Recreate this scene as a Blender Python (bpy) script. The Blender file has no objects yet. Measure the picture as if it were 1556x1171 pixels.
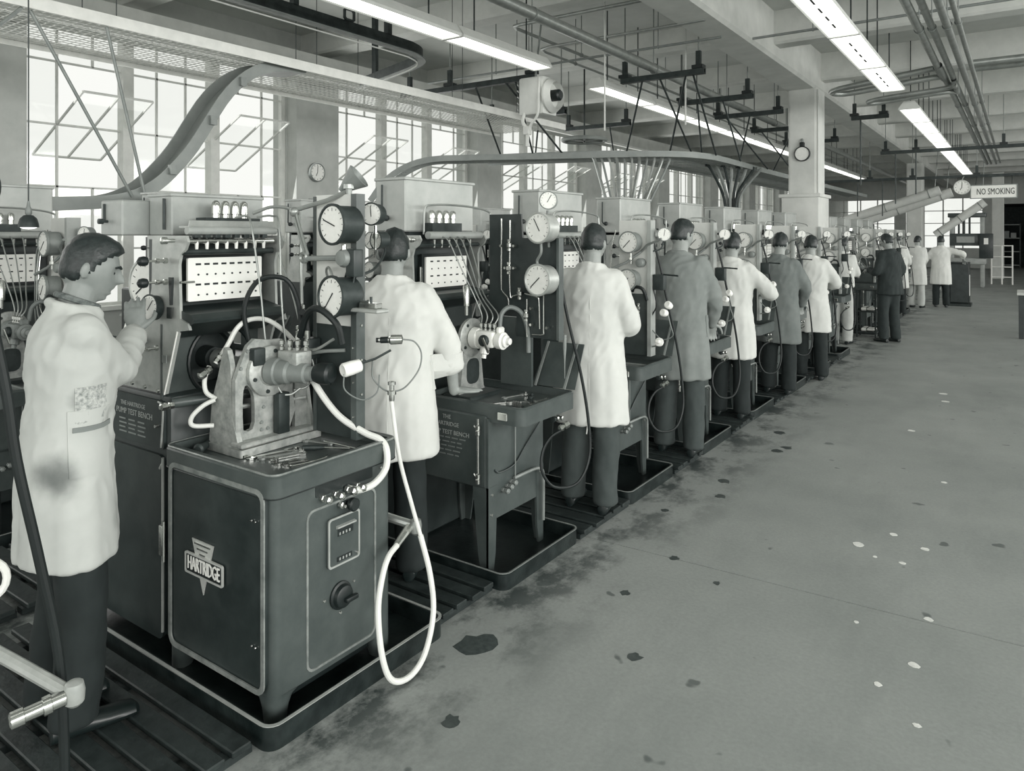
import bpy, bmesh, math, random
from mathutils import Vector, Matrix, noise
from mathutils.bvhtree import BVHTree

SC = bpy.context.scene
COL = SC.collection
PI = math.pi
R = math.radians
random.seed(7)

# ---------------------------------------------------------------- camera, sky, lights, exposure
cam_d = bpy.data.cameras.new('camera')
cam_d.sensor_width = 36.0
cam_d.lens = 36.0 * 1105 / 1556
cam_d.shift_y = -(585.5 - 356) / 1556
cam_d.clip_start = 0.05
cam_d.clip_end = 300
cam = bpy.data.objects.new('camera', cam_d)
COL.objects.link(cam)
cam.location = (0, 0, 1.72)
cam.rotation_euler = (R(90), 0, math.atan(774 / 1105))
SC.camera = cam

SC.view_settings.view_transform = 'Standard'
SC.view_settings.look = 'None'
SC.view_settings.gamma = 1.0
SC.view_settings.use_curve_mapping = False
SC.view_settings.exposure = 0.0
try:
    SC.cycles.use_denoising = True
    SC.cycles.max_bounces = 8
    SC.cycles.transparent_max_bounces = 16
    SC.cycles.sample_clamp_indirect = 6.0
except Exception:
    pass

W = bpy.data.worlds.new('overcast_sky')
SC.world = W
W.use_nodes = True
bg = W.node_tree.nodes['Background']
bg.inputs['Color'].default_value = (0.99, 1.0, 0.955, 1)
bg.inputs['Strength'].default_value = 0.97

def area_light(name, loc, target, sx, sy, power, col=(1.0, 0.995, 0.965)):
    d = bpy.data.lights.new(name, 'AREA')
    d.shape = 'RECTANGLE'
    d.size = sx
    d.size_y = sy
    d.energy = power
    d.color = col
    o = bpy.data.objects.new(name, d)
    COL.objects.link(o)
    o.location = loc
    o.rotation_euler = (Vector(target) - Vector(loc)).to_track_quat('-Z', 'Y').to_euler()
    return o

# daylight from the window side, and from the glazed opposite side of the hall
area_light('window_daylight', (-8.7, 8.0, 2.9), (0, 8.0, 0.6), 26, 2.6, 400)
area_light('opposite_daylight', (7.5, 1.0, 3.3), (-2.5, 5.0, 0.9), 9, 2.8, 860)
area_light('opposite_daylight', (8.5, 16.0, 3.3), (-2.5, 17.0, 0.9), 18, 2.6, 1000)
area_light('rear_fill', (1.0, -7.5, 3.0), (-2.0, 4.0, 1.2), 10, 2.6, 380)  # added fill lamp behind the camera, lifts the faces turned to it

# ---------------------------------------------------------------- materials
def tone(g):
    'display grey (0..1) of the toned print -> linear colour'
    d = (-0.028, 0.010, 0.012)
    m = (-0.016, 0.006, -0.004)
    l = (0.003, 0.003, -0.018)
    out = []
    for i in range(3):
        if g < 0.5:
            k = g / 0.5
            o = d[i] * (1 - k) + m[i] * k
        else:
            k = (g - 0.5) / 0.5
            o = m[i] * (1 - k) + l[i] * k
        v = min(1, max(0.004, g + o))
        out.append(v / 12.92 if v <= 0.04045 else ((v + 0.055) / 1.055) ** 2.4)
    return out

MATS = {}
def mat(name, g, rough=0.6, metal=0.0, var=0.04, scale=9.0, bump=0.0, bscale=60.0, emit=0.0, spec=0.5):
    if name in MATS:
        return MATS[name]
    m = bpy.data.materials.new(name)
    m.use_nodes = True
    nt = m.node_tree
    b = nt.nodes['Principled BSDF']
    b.inputs['Roughness'].default_value = rough
    b.inputs['Metallic'].default_value = metal
    b.inputs['Specular IOR Level'].default_value = spec
    if var > 0:
        tc = nt.nodes.new('ShaderNodeTexCoord')
        n = nt.nodes.new('ShaderNodeTexNoise')
        n.inputs['Scale'].default_value = scale
        n.inputs['Detail'].default_value = 5
        n.inputs['Roughness'].default_value = 0.62
        nt.links.new(tc.outputs['Object'], n.inputs['Vector'])
        r = nt.nodes.new('ShaderNodeValToRGB')
        r.color_ramp.elements[0].position = 0.3
        r.color_ramp.elements[1].position = 0.7
        r.color_ramp.elements[0].color = (*tone(max(0, g - var)), 1)
        r.color_ramp.elements[1].color = (*tone(min(1, g + var)), 1)
        nt.links.new(n.outputs['Fac'], r.inputs['Fac'])
        nt.links.new(r.outputs['Color'], b.inputs['Base Color'])
        if bump > 0:
            n2 = nt.nodes.new('ShaderNodeTexNoise')
            n2.inputs['Scale'].default_value = bscale
            n2.inputs['Detail'].default_value = 4
            nt.links.new(tc.outputs['Object'], n2.inputs['Vector'])
            bp = nt.nodes.new('ShaderNodeBump')
            bp.inputs['Strength'].default_value = bump
            bp.inputs['Distance'].default_value = 0.01
            nt.links.new(n2.outputs['Fac'], bp.inputs['Height'])
            nt.links.new(bp.outputs['Normal'], b.inputs['Normal'])
    else:
        b.inputs['Base Color'].default_value = (*tone(g), 1)
    if emit > 0:
        b.inputs['Emission Color'].default_value = (1.0, 0.995, 0.95, 1)
        b.inputs['Emission Strength'].default_value = emit
    MATS[name] = m
    return m

def glass_mat():
    m = bpy.data.materials.new('window_glass')
    m.use_nodes = True
    nt = m.node_tree
    nt.nodes.clear()
    o = nt.nodes.new('ShaderNodeOutputMaterial')
    mx = nt.nodes.new('ShaderNodeMixShader')
    tr = nt.nodes.new('ShaderNodeBsdfTransparent')
    tr.inputs['Color'].default_value = (0.99, 0.995, 0.99, 1)
    gl = nt.nodes.new('ShaderNodeBsdfGlossy')
    gl.inputs['Roughness'].default_value = 0.05
    mx.inputs['Fac'].default_value = 0.035
    nt.links.new(tr.outputs[0], mx.inputs[1])
    nt.links.new(gl.outputs[0], mx.inputs[2])
    nt.links.new(mx.outputs[0], o.inputs[0])
    return m

GLASS = glass_mat()
M_CONC = mat('painted_concrete', 0.80, 0.85, var=0.035, scale=3.0, bump=0.15)
M_CEIL = mat('ceiling_plaster', 0.75, 0.9, var=0.03, scale=2.0, bump=0.1)
M_WALL = mat('wall_paint', 0.72, 0.8, var=0.03, scale=4)
M_SASH = mat('window_frame_paint', 0.82, 0.6, var=0.03)
M_STEEL = mat('steel_frame', 0.52, 0.5, 0.2, var=0.04)
M_DARKSTEEL = mat('dark_steel', 0.20, 0.5, 0.3, var=0.05, scale=12)
M_BLACK = mat('black_paint', 0.10, 0.45, 0.0, var=0.03)
M_MACH = mat('machine_enamel', 0.29, 0.36, 0.0, var=0.035, scale=7, bump=0.03)
M_PANEL = mat('pale_panel_paint', 0.80, 0.45, 0.0, var=0.03, scale=8)
M_WORNLIT = mat('worn_lit_edge', 0.52, 0.35, 0.2, var=0.10, scale=18)  # worn enamel edges, with their highlight put into the pale colour
M_BADGE = mat('polished_badge', 0.78, 0.35, 0.25, var=0.03)
M_MACHD = mat('machine_enamel_dark', 0.19, 0.40, 0.0, var=0.04, scale=7, bump=0.03)
M_MACHL = mat('machine_enamel_light', 0.62, 0.42, 0.0, var=0.04, scale=8)
M_PLATE = mat('brushed_plate', 0.68, 0.40, 0.30, var=0.05, scale=14)
M_CAST = mat('cast_aluminium', 0.66, 0.5, 0.45, var=0.10, scale=22, bump=0.15)
M_CHROME = mat('chrome', 0.80, 0.18, 0.95, var=0.03)
M_PIPE = mat('pipe_metal', 0.62, 0.35, 0.6, var=0.05, scale=10)
M_WHITE = mat('white_enamel', 0.93, 0.45, 0.0, var=0.015)
M_DIAL = mat('dial_face', 0.90, 0.5, 0.0, var=0.02, scale=30)
M_INK = mat('black_ink', 0.12, 0.6, 0.0, var=0.0)
M_RUBBER = mat('black_rubber', 0.08, 0.55, 0.0, var=0.02)
M_HOSE = mat('pale_hose', 0.86, 0.5, 0.0, var=0.03)
M_GREYHOSE = mat('grey_hose', 0.45, 0.5, 0.0, var=0.03)
M_TRAY = mat('oily_tray', 0.13, 0.32, 0.1, var=0.06, scale=11, bump=0.1)
M_WOOD = mat('oiled_duckboard', 0.15, 0.5, 0.0, var=0.06, scale=10, bump=0.3, bscale=30)
M_TANK = mat('tank_paint', 0.66, 0.45, 0.15, var=0.04, scale=6)
M_MESH = mat('galvanised_mesh', 0.86, 0.5, 0.3, var=0.03)
M_LAMP = mat('lamp_diffuser', 0.95, 0.5, 0.0, var=0.0, emit=2.0)
M_FIXT = mat('fixture_enamel', 0.78, 0.5, 0.0, var=0.02)

# ---------------------------------------------------------------- mesh helpers (world coordinates)
def catmull(P, n=6, closed=False):
    P = [Vector(p) for p in P]
    if len(P) < 3:
        return P
    out = []
    N = len(P)
    rng = range(N if closed else N - 1)
    for i in rng:
        if closed:
            p0, p1, p2, p3 = P[(i - 1) % N], P[i], P[(i + 1) % N], P[(i + 2) % N]
        else:
            p1, p2 = P[i], P[i + 1]
            p0 = P[i - 1] if i > 0 else p1 * 2 - p2
            p3 = P[i + 2] if i + 2 < N else p2 * 2 - p1
        for k in range(n):
            t = k / n
            out.append(0.5 * ((2 * p1) + (p2 - p0) * t + (2 * p0 - 5 * p1 + 4 * p2 - p3) * t * t + (3 * p1 - p0 - 3 * p2 + p3) * t ** 3))
    if not closed:
        out.append(P[-1])
    return out

def basis(d):
    d = Vector(d).normalized()
    a = Vector((0, 0, 1)) if abs(d.z) < 0.9 else Vector((1, 0, 0))
    u = d.cross(a).normalized()
    v = d.cross(u).normalized()
    return d, u, v

def rrect(w, h, r, n=4):
    'rounded rectangle polygon about the origin, counter-clockwise'
    pts = []
    r = min(r, w / 2 - 1e-4, h / 2 - 1e-4)
    for cx, cy, a0 in ((w / 2 - r, h / 2 - r, 0), (-w / 2 + r, h / 2 - r, 90), (-w / 2 + r, -h / 2 + r, 180), (w / 2 - r, -h / 2 + r, 270)):
        for k in range(n + 1):
            a = R(a0 + 90 * k / n)
            pts.append((cx + r * math.cos(a), cy + r * math.sin(a)))
    return pts

class G:
    def __init__(s):
        s.v = []
        s.f = []
    def add(s, vs, fs):
        b = len(s.v)
        s.v += [tuple(x) for x in vs]
        s.f += [tuple(i + b for i in f) for f in fs]
        return s
    def box(s, x0, x1, y0, y1, z0, z1):
        v = [(x0, y0, z0), (x1, y0, z0), (x1, y1, z0), (x0, y1, z0), (x0, y0, z1), (x1, y0, z1), (x1, y1, z1), (x0, y1, z1)]
        return s.add(v, [(0, 3, 2, 1), (4, 5, 6, 7), (0, 1, 5, 4), (1, 2, 6, 5), (2, 3, 7, 6), (3, 0, 4, 7)])
    def bar(s, p0, p1, w, h, up=(0, 0, 1)):
        p0 = Vector(p0); p1 = Vector(p1)
        d = (p1 - p0).normalized()
        u = Vector(up)
        if abs(d.dot(u)) > 0.98:
            u = Vector((1, 0, 0))
        x = d.cross(u).normalized()
        z = x.cross(d).normalized()
        v = []
        for p in (p0, p1):
            for a, b in ((-1, -1), (1, -1), (1, 1), (-1, 1)):
                v.append(p + x * (a * w / 2) + z * (b * h / 2))
        return s.add(v, [(0, 1, 2, 3), (7, 6, 5, 4), (0, 4, 5, 1), (1, 5, 6, 2), (2, 6, 7, 3), (3, 7, 4, 0)])
    def rbox(s, x0, x1, y0, y1, z0, z1, r=0.01, seg=2):
        bm = bmesh.new()
        bmesh.ops.create_cube(bm, size=1)
        for q in bm.verts:
            q.co = Vector(((x0 + x1) / 2 + q.co.x * (x1 - x0), (y0 + y1) / 2 + q.co.y * (y1 - y0), (z0 + z1) / 2 + q.co.z * (z1 - z0)))
        bmesh.ops.bevel(bm, geom=bm.edges[:], offset=r, segments=seg, profile=0.5, affect='EDGES')
        bm.verts.index_update()
        s.add([q.co[:] for q in bm.verts], [[q.index for q in f.verts] for f in bm.faces])
        bm.free()
        return s
    def prism(s, poly, o, u, v, t):
        'polygon in plane (o,u,v), extruded by t along u x v'
        o = Vector(o); u = Vector(u); v = Vector(v)
        n = u.cross(v).normalized()
        k = len(poly)
        a = [o + u * p[0] + v * p[1] for p in poly]
        b = [q + n * t for q in a]
        fs = [tuple(range(k - 1, -1, -1)), tuple(range(k, 2 * k))]
        fs += [(i, (i + 1) % k, k + (i + 1) % k, k + i) for i in range(k)]
        return s.add(a + b, fs)
    def frame(s, outer, inner, o, u, v, t):
        'plate with a hole; outer and inner polygons have equal point counts'
        o = Vector(o); u = Vector(u); v = Vector(v)
        n = u.cross(v).normalized()
        k = len(outer)
        L = []
        for poly, d in ((outer, 0), (inner, 0), (outer, t), (inner, t)):
            L += [o + u * p[0] + v * p[1] + n * d for p in poly]
        fs = []
        for i in range(k):
            j = (i + 1) % k
            fs += [(i, k + i, k + j, j), (2 * k + i, 2 * k + j, 3 * k + j, 3 * k + i), (i, j, 2 * k + j, 2 * k + i), (k + j, k + i, 3 * k + i, 3 * k + j)]
        return s.add(L, fs)
    def cyl(s, p0, p1, r, r2=None, n=16):
        p0 = Vector(p0); p1 = Vector(p1)
        r2 = r if r2 is None else r2
        d, u, v = basis(p1 - p0)
        a = [p0 + (u * math.cos(2 * PI * i / n) + v * math.sin(2 * PI * i / n)) * r for i in range(n)]
        b = [p1 + (u * math.cos(2 * PI * i / n) + v * math.sin(2 * PI * i / n)) * r2 for i in range(n)]
        fs = [tuple(range(n - 1, -1, -1)), tuple(range(n, 2 * n))]
        fs += [(i, (i + 1) % n, n + (i + 1) % n, n + i) for i in range(n)]
        return s.add(a + b, fs)
    def lathe(s, p, d, prof, n=20):
        'profile [(radius, height along d)], capped at both ends'
        p = Vector(p)
        d, u, v = basis(d)
        vs = []
        for r, h in prof:
            r = max(r, 1e-4)
            for i in range(n):
                a = 2 * PI * i / n
                vs.append(p + d * h + (u * math.cos(a) + v * math.sin(a)) * r)
        m = len(prof)
        fs = [tuple(range(n - 1, -1, -1)), tuple(range((m - 1) * n, m * n))]
        for j in range(m - 1):
            for i in range(n):
                k = (i + 1) % n
                fs.append((j * n + i, j * n + k, (j + 1) * n + k, (j + 1) * n + i))
        return s.add(vs, fs)
    def tube(s, pts, r, n=8, sub=5, closed=False):
        P = catmull(pts, sub, closed) if sub > 1 else [Vector(p) for p in pts]
        m = len(P)
        rr = r if isinstance(r, (list, tuple)) else None
        d0 = (P[1] - P[0]).normalized()
        _, u, v = basis(d0)
        vs = []
        prev = d0
        for i, p in enumerate(P):
            if closed:
                d = (P[(i + 1) % m] - P[i - 1]).normalized()
            else:
                d = (P[min(i + 1, m - 1)] - P[max(i - 1, 0)])
                d = d.normalized() if d.length > 1e-9 else prev
            q = prev.rotation_difference(d)
            u = q @ u
            v = q @ v
            prev = d
            rad = r if rr is None else rr[0] + (rr[1] - rr[0]) * i / (m - 1)
            for k in range(n):
                a = 2 * PI * k / n
                vs.append(p + (u * math.cos(a) + v * math.sin(a)) * rad)
        fs = []
        for i in range(m if closed else m - 1):
            j = (i + 1) % m
            for k in range(n):
                l = (k + 1) % n
                fs.append((i * n + k, i * n + l, j * n + l, j * n + k))
        if not closed:
            fs += [tuple(range(n - 1, -1, -1)), tuple(range((m - 1) * n, m * n))]
        return s.add(vs, fs)
    def torus(s, c, d, Rr, r, n=24, k=8):
        d, u, v = basis(d)
        c = Vector(c)
        return s.tube([c + (u * math.cos(2 * PI * i / n) + v * math.sin(2 * PI * i / n)) * Rr for i in range(n)], r, k, 1, True)
    def sphere(s, c, r, n=12, m=8):
        c = Vector(c)
        r = Vector(r) if hasattr(r, '__len__') else Vector((r, r, r))
        vs = [c + Vector((0, 0, r.z))]
        for j in range(1, m):
            t = PI * j / m
            for i in range(n):
                a = 2 * PI * i / n
                vs.append(c + Vector((r.x * math.sin(t) * math.cos(a), r.y * math.sin(t) * math.sin(a), r.z * math.cos(t))))
        vs.append(c - Vector((0, 0, r.z)))
        fs = [(0, 1 + i, 1 + (i + 1) % n) for i in range(n)]
        for j in range(m - 2):
            for i in range(n):
                k = (i + 1) % n
                fs.append((1 + j * n + i, 1 + (j + 1) * n + i, 1 + (j + 1) * n + k, 1 + j * n + k))
        e = len(vs) - 1
        b = 1 + (m - 2) * n
        fs += [(e, b + (i + 1) % n, b + i) for i in range(n)]
        return s.add(vs, fs)
    def rtray(s, x0, x1, y0, y1, z0, z1, rad, wall, floor, n=5):
        'open tray with rounded corners: z0 bottom, z1 rim, floor thickness'
        cx, cy = (x0 + x1) / 2, (y0 + y1) / 2
        w, h = x1 - x0, y1 - y0
        e = min(0.012, wall * 0.4)
        o = rrect(w, h, rad, n)
        o2 = rrect(w - 2 * e, h - 2 * e, max(rad - e, .002), n)
        i1 = rrect(w - 2 * wall, h - 2 * wall, max(rad - wall, .004), n)
        L = [(o, z0), (o, z1 - e), (o2, z1), (i1, z1), (i1, z0 + floor)]
        k = len(o)
        vs = []
        for poly, z in L:
            vs += [(cx + p[0], cy + p[1], z) for p in poly]
        fs = [tuple(range(k - 1, -1, -1)), tuple(range((len(L) - 1) * k, len(L) * k))]
        for j in range(len(L) - 1):
            for i in range(k):
                q = (i + 1) % k
                fs.append((j * k + i, j * k + q, (j + 1) * k + q, (j + 1) * k + i))
        return s.add(vs, fs)
    def rotate(s, M):
        s.v = [tuple(M @ Vector(q)) for q in s.v]
        return s

def root_of(o):
    while o.parent:
        o = o.parent
    return o

def obj(name, g, material, parent=None, label=None, kind=None, cat=None, group=None, loc=None, smooth=True, angle=35):
    me = bpy.data.meshes.new(name)
    off = Vector((0, 0, 0))
    if parent is not None:
        off = Vector(root_of(parent).location)
    elif loc is not None:
        off = Vector(loc)
    me.from_pydata([tuple(Vector(q) - off) for q in g.v], [], g.f)
    if smooth:
        me.polygons.foreach_set('use_smooth', [True] * len(me.polygons))
        me.set_sharp_from_angle(angle=R(angle))
    me.update()
    if material is not None:
        me.materials.append(material)
    o = bpy.data.objects.new(name, me)
    COL.objects.link(o)
    if parent is not None:
        o.parent = parent
    elif loc is not None:
        o.location = loc
    tag(o, label, cat, group, kind)
    return o

def tag(o, label=None, cat=None, group=None, kind=None):
    if label:
        o['label'] = label
    if cat:
        o['category'] = cat
    if group:
        o['group'] = group
    if kind:
        o['kind'] = kind
    return o

def thing(name, label, cat, loc=(0, 0, 0), group=None):
    o = bpy.data.objects.new(name, None)
    COL.objects.link(o)
    o.location = loc
    o.empty_display_size = 0.1
    return tag(o, label, cat, group)

def struct(name, g, m, parent=None, **k):
    if parent is None:
        k['kind'] = 'structure'
    return obj(name, g, m, parent, **k)

KIDS = {}
def copy_tree(o, parent=None):
    c = o.copy()
    COL.objects.link(c)
    if parent is not None:
        c.parent = parent
        c.matrix_parent_inverse = o.matrix_parent_inverse.copy()
    for ch in o.children:
        copy_tree(ch, c)
    return c

def text_geo(txt, size, o, u, v, depth=0.002, align='CENTER', space=1.0, bold=0.0):
    'lettering as geometry: origin o, baseline direction u, up direction v'
    cu = bpy.data.curves.new('lettering', 'FONT')
    cu.body = txt
    cu.size = size
    cu.align_x = align
    cu.align_y = 'CENTER'
    cu.extrude = depth / 2
    cu.offset = bold
    cu.space_character = space
    cu.resolution_u = 2
    to = bpy.data.objects.new('lettering', cu)
    COL.objects.link(to)
    dg = bpy.context.evaluated_depsgraph_get()
    me = bpy.data.meshes.new_from_object(to.evaluated_get(dg))
    g = G()
    o = Vector(o); u = Vector(u).normalized(); v = Vector(v).normalized()
    n = u.cross(v)
    g.add([o + u * q.co.x + v * q.co.y + n * (q.co.z + depth / 2) for q in me.vertices], [tuple(p.vertices) for p in me.polygons])
    bpy.data.objects.remove(to)
    bpy.data.curves.remove(cu)
    bpy.data.meshes.remove(me)
    return g

# ---------------------------------------------------------------- floor
def floor_mat():
    m = bpy.data.materials.new('worn_concrete_floor')
    m.use_nodes = True
    nt = m.node_tree
    N = nt.nodes
    L = nt.links.new
    b = N['Principled BSDF']
    tc = N.new('ShaderNodeTexCoord')
    def nz(scale, detail=5, rough=0.6, sx=1, sy=1):
        mp = N.new('ShaderNodeMapping')
        mp.inputs['Scale'].default_value = (sx, sy, 1)
        L(tc.outputs['Object'], mp.inputs['Vector'])
        n = N.new('ShaderNodeTexNoise')
        n.inputs['Scale'].default_value = scale
        n.inputs['Detail'].default_value = detail
        n.inputs['Roughness'].default_value = rough
        L(mp.outputs[0], n.inputs['Vector'])
        return n.outputs['Fac']
    def ramp(sock, stops):
        r = N.new('ShaderNodeValToRGB')
        e = r.color_ramp.elements
        while len(e) < len(stops):
            e.new(0.5)
        for q, (p, c) in zip(e, stops):
            q.position = p
            q.color = (*c, 1) if hasattr(c, '__len__') else (c, c, c, 1)
        L(sock, r.inputs['Fac'])
        return r.outputs['Color']
    def mix(a, c, f, mode='MIX'):
        x = N.new('ShaderNodeMix')
        x.data_type = 'RGBA'
        x.blend_type = mode
        if isinstance(f, float):
            x.inputs['Factor'].default_value = f
        else:
            L(f, x.inputs['Factor'])
        L(a, x.inputs['A'])
        if hasattr(c, '__len__'):
            x.inputs['B'].default_value = (*c, 1)
        else:
            L(c, x.inputs['B'])
        return x.outputs['Result']
    base = ramp(nz(0.9, 6), [(0.3, tone(0.55)), (0.7, tone(0.62))])
    fine = ramp(nz(55, 3), [(0.3, 0.82), (0.7, 1.0)])
    c = mix(base, fine, 0.75, 'MULTIPLY')
    scuff = ramp(nz(2.2, 6, 0.7, 1, 0.35), [(0.50, 0.0), (0.72, 0.35)])
    c = mix(c, tone(0.44), scuff)
    # oil marks close to the line of drip trays
    sp = N.new('ShaderNodeSeparateXYZ')
    L(tc.outputs['Object'], sp.inputs[0])
    mr = N.new('ShaderNodeMapRange')
    mr.inputs['From Min'].default_value = -1.45
    mr.inputs['From Max'].default_value = -2.0
    L(sp.outputs['X'], mr.inputs['Value'])
    oil = ramp(nz(3.4, 7, 0.7, 1.0, 0.7), [(0.47, 0.0), (0.60, 1.0)])
    mu = N.new('ShaderNodeMath')
    mu.operation = 'MULTIPLY'
    L(oil, mu.inputs[0])
    L(mr.outputs[0], mu.inputs[1])
    c = mix(c, tone(0.24), mu.outputs[0])
    spots = ramp(nz(6.5, 2, 0.4), [(0.72, 0.0), (0.745, 0.75)])
    c = mix(c, tone(0.30), spots)
    L(c, b.inputs['Base Color'])
    rr = ramp(nz(1.6, 5), [(0.3, 0.42), (0.7, 0.62)])
    L(rr, b.inputs['Roughness'])
    bp = N.new('ShaderNodeBump')
    bp.inputs['Strength'].default_value = 0.12
    bp.inputs['Distance'].default_value = 0.01
    L(nz(70, 4), bp.inputs['Height'])
    L(bp.outputs[0], b.inputs['Normal'])
    return m

M_FLOOR = floor_mat()
# slabs of the floor are separate, with a narrow sunk construction joint where the photo shows it
JA, JB = (-1.6, 3.65), (3.2, 3.84)
def joint_y(x):
    return JA[1] + (JB[1] - JA[1]) * (x - JA[0]) / (JB[0] - JA[0])
g = G()
xs = [-14, -9, -2, 0, 3, 14]
for i in range(len(xs) - 1):
    a, b_ = xs[i], xs[i + 1]
    for (ya0, ya1, yb0, yb1) in ((-8, joint_y(a) - .004, -8, joint_y(b_) - .004), (joint_y(a) + .004, 60, joint_y(b_) + .004, 60)):
        k = len(g.v)
        g.v += [(a, ya0, 0), (b_, yb0, 0), (b_, yb1, 0), (a, ya1, 0)]
        g.f.append((k, k + 1, k + 2, k + 3))
    k = len(g.v)
    g.v += [(a, joint_y(a) - .004, 0), (b_, joint_y(b_) - .004, 0), (b_, joint_y(b_) - .004, -.012), (a, joint_y(a) - .004, -.012),
            (b_, joint_y(b_) + .004, -.012), (a, joint_y(a) + .004, -.012), (b_, joint_y(b_) + .004, 0), (a, joint_y(a) + .004, 0)]
    g.f += [(k, k + 1, k + 2, k + 3), (k + 3, k + 2, k + 4, k + 5), (k + 5, k + 4, k + 6, k + 7)]
FLOOR = struct('floor', g, M_FLOOR, smooth=False)
# pale paint splashes on the aisle floor
M_SPLASH = mat('paint_splash', 0.86, 0.6, var=0.06, scale=40)
SPL = [(-.6, 4.67), (-.74, 4.41), (-.43, 4.55), (-.51, 4.29), (-.34, 3.73), (-.3, 2.9), (-.35, 3.3), (-.45, 3.08), (-.44, 5.85), (-.64, 8.69), (-.69, 9.1), (-.79, 7.23), (-.64, 4.29), (-.6, 3.52)]
for i, (x, y) in enumerate(SPL):
    rr = (.028, .04, .03, .022, .026, .018, .03, .02, .026, .05, .05, .04, .016, .014)[i]
    n = 11
    poly = [(rr * (0.75 + .35 * noise.noise((k * 1.7, i * 3.1, 0))) * math.cos(2 * PI * k / n), rr * (0.75 + .35 * noise.noise((k * 1.7, i * 3.1, 5))) * math.sin(2 * PI * k / n)) for k in range(n)]
    obj('paint_splash', G().prism(poly, (x, y, 0.0002), (1, 0, 0), (0, 1, 0), .0012), M_SPLASH, FLOOR, smooth=False)
M_OIL = mat('oil_spot', 0.27, 0.35, var=0.05, scale=40)
for i, (x, y, rr) in enumerate([(-1.29, 2.71, .035), (-1.82, 4.26, .03), (-1.51, 3.66, .03), (-1.55, 6.08, .05), (-1.59, 5.94, .05), (-1.65, 1.98, .04), (-1.23, 3.52, .02), (-1.56, 3.17, .03), (-1.87, 2.42, .09), (-1.72, 6.5, .06), (-1.7, 5.0, .05), (-1.62, 4.7, .04)]):
    n = 13
    poly = [(rr * (0.8 + .5 * noise.noise((k * 1.3, i * 2.1, 9))) * math.cos(2 * PI * k / n), 1.15 * rr * (0.8 + .5 * noise.noise((k * 1.3, i * 2.1, 9))) * math.sin(2 * PI * k / n)) for k in range(n)]
    obj('oil_spot', G().prism(poly, (x, y, 0.0002), (1, 0, 0), (0, 1, 0), .0008), M_OIL, FLOOR, smooth=False)

# ---------------------------------------------------------------- building shell
# ceiling slab with main beam over the machine row and cross beams
struct('ceiling', G().box(-9.3, 14, -8, 50, 4.75, 4.95), M_CEIL, smooth=False)
def chamfer_beam_y(x0, x1, y0, y1, z0, z1, c=.04):
    return G().prism([(x0, z1), (x0, z0 + c), (x0 + c, z0), (x1 - c, z0), (x1, z0 + c), (x1, z1)], (0, y1, 0), (1, 0, 0), (0, 0, 1), y1 - y0)
def chamfer_beam_x(y0, y1, x0, x1, z0, z1, c=.03):
    return G().prism([(y0, z1), (y0, z0 + c), (y0 + c, z0), (y1 - c, z0), (y1, z0 + c), (y1, z1)], (x0, 0, 0), (0, 1, 0), (0, 0, 1), x1 - x0)
struct('ceiling_beam', chamfer_beam_y(-3.25, -2.75, -8, 50, 4.12, 4.76), M_CONC, label='main concrete ceiling beam running above the machine row', smooth=False)
struct('ceiling_beam', chamfer_beam_y(4.8, 5.3, -8, 50, 4.12, 4.76), M_CONC, smooth=False)
struct('ceiling_beam', chamfer_beam_y(-8.75, -8.3, -8, 50, 3.97, 4.30), M_CONC, label='window side beam above the sashes', smooth=False)
BEAMS = [-4.2, -1.3, 1.6, 4.5, 7.4, 10.28, 13.1, 16.0, 18.9, 21.8, 24.7, 27.6, 30.5, 33.4, 36.3, 39.2]
for k, y in enumerate(BEAMS):
    struct('cross_beam', chamfer_beam_x(y - .16, y + .16, -9.0, -3.25, 4.42, 4.76), M_CONC, smooth=False)
    struct('cross_beam', chamfer_beam_x(y - .16, y + .16, -2.75, 14, 4.30, 4.76), M_CONC, smooth=False)

# columns
def column(x0, x1, y0, y1, ped=True):
    c = struct('column', G().prism([(p[0] + (x0 + x1) / 2, p[1] + (y0 + y1) / 2) for p in rrect(x1 - x0, y1 - y0, .035, 2)], (0, 0, 0), (1, 0, 0), (0, 1, 0), 4.13), M_CONC, angle=20)
    if ped:
        struct('column_base', G().rbox(x0 - .09, x1 + .05, y0 - .07, y1 + .07, 0, 2.36, .02), M_CONC, c)
        struct('base_cap', G().rbox(x0 - .13, x1 + .08, y0 - .1, y1 + .1, 2.33, 2.39, .012), M_CONC, c)
    return c
COL_A = column(-3.2, -2.75, 12.62, 13.25)
column(-3.2, -2.72, 27.9, 28.5, False)
column(4.85, 5.25, 12.62, 13.25)
column(-.95, -.55, 34.0, 34.4, False)

# window wall: piers, sill wall, lintel
SILL, HEAD = .84, 4.41
WX = -9.0
BAY0, BAY, WW = 3.44, 4.37, 3.52
NW = 9
g = G()
g.box(WX - .3, WX, -8, 50, -.02, SILL)
g.box(WX - .3, WX, -8, 50, HEAD, 4.76)
starts = [BAY0 + BAY * k for k in range(-2, NW)]
prev = -8
for s0 in starts:
    g.box(WX - .3, WX, prev, s0, SILL, HEAD)
    g.box(WX, WX + .22, prev + .02, s0 - .02, 0, 4.42)
    prev = s0 + WW
g.box(WX - .3, WX, prev, 50, SILL, HEAD)
struct('wall_left', g, M_WALL, smooth=False)
struct('window_sill', G().box(WX - .05, WX + .16, -8, 50, SILL - .02, SILL + .03), M_CONC, smooth=False, label='continuous ledge under the left windows')

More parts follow.
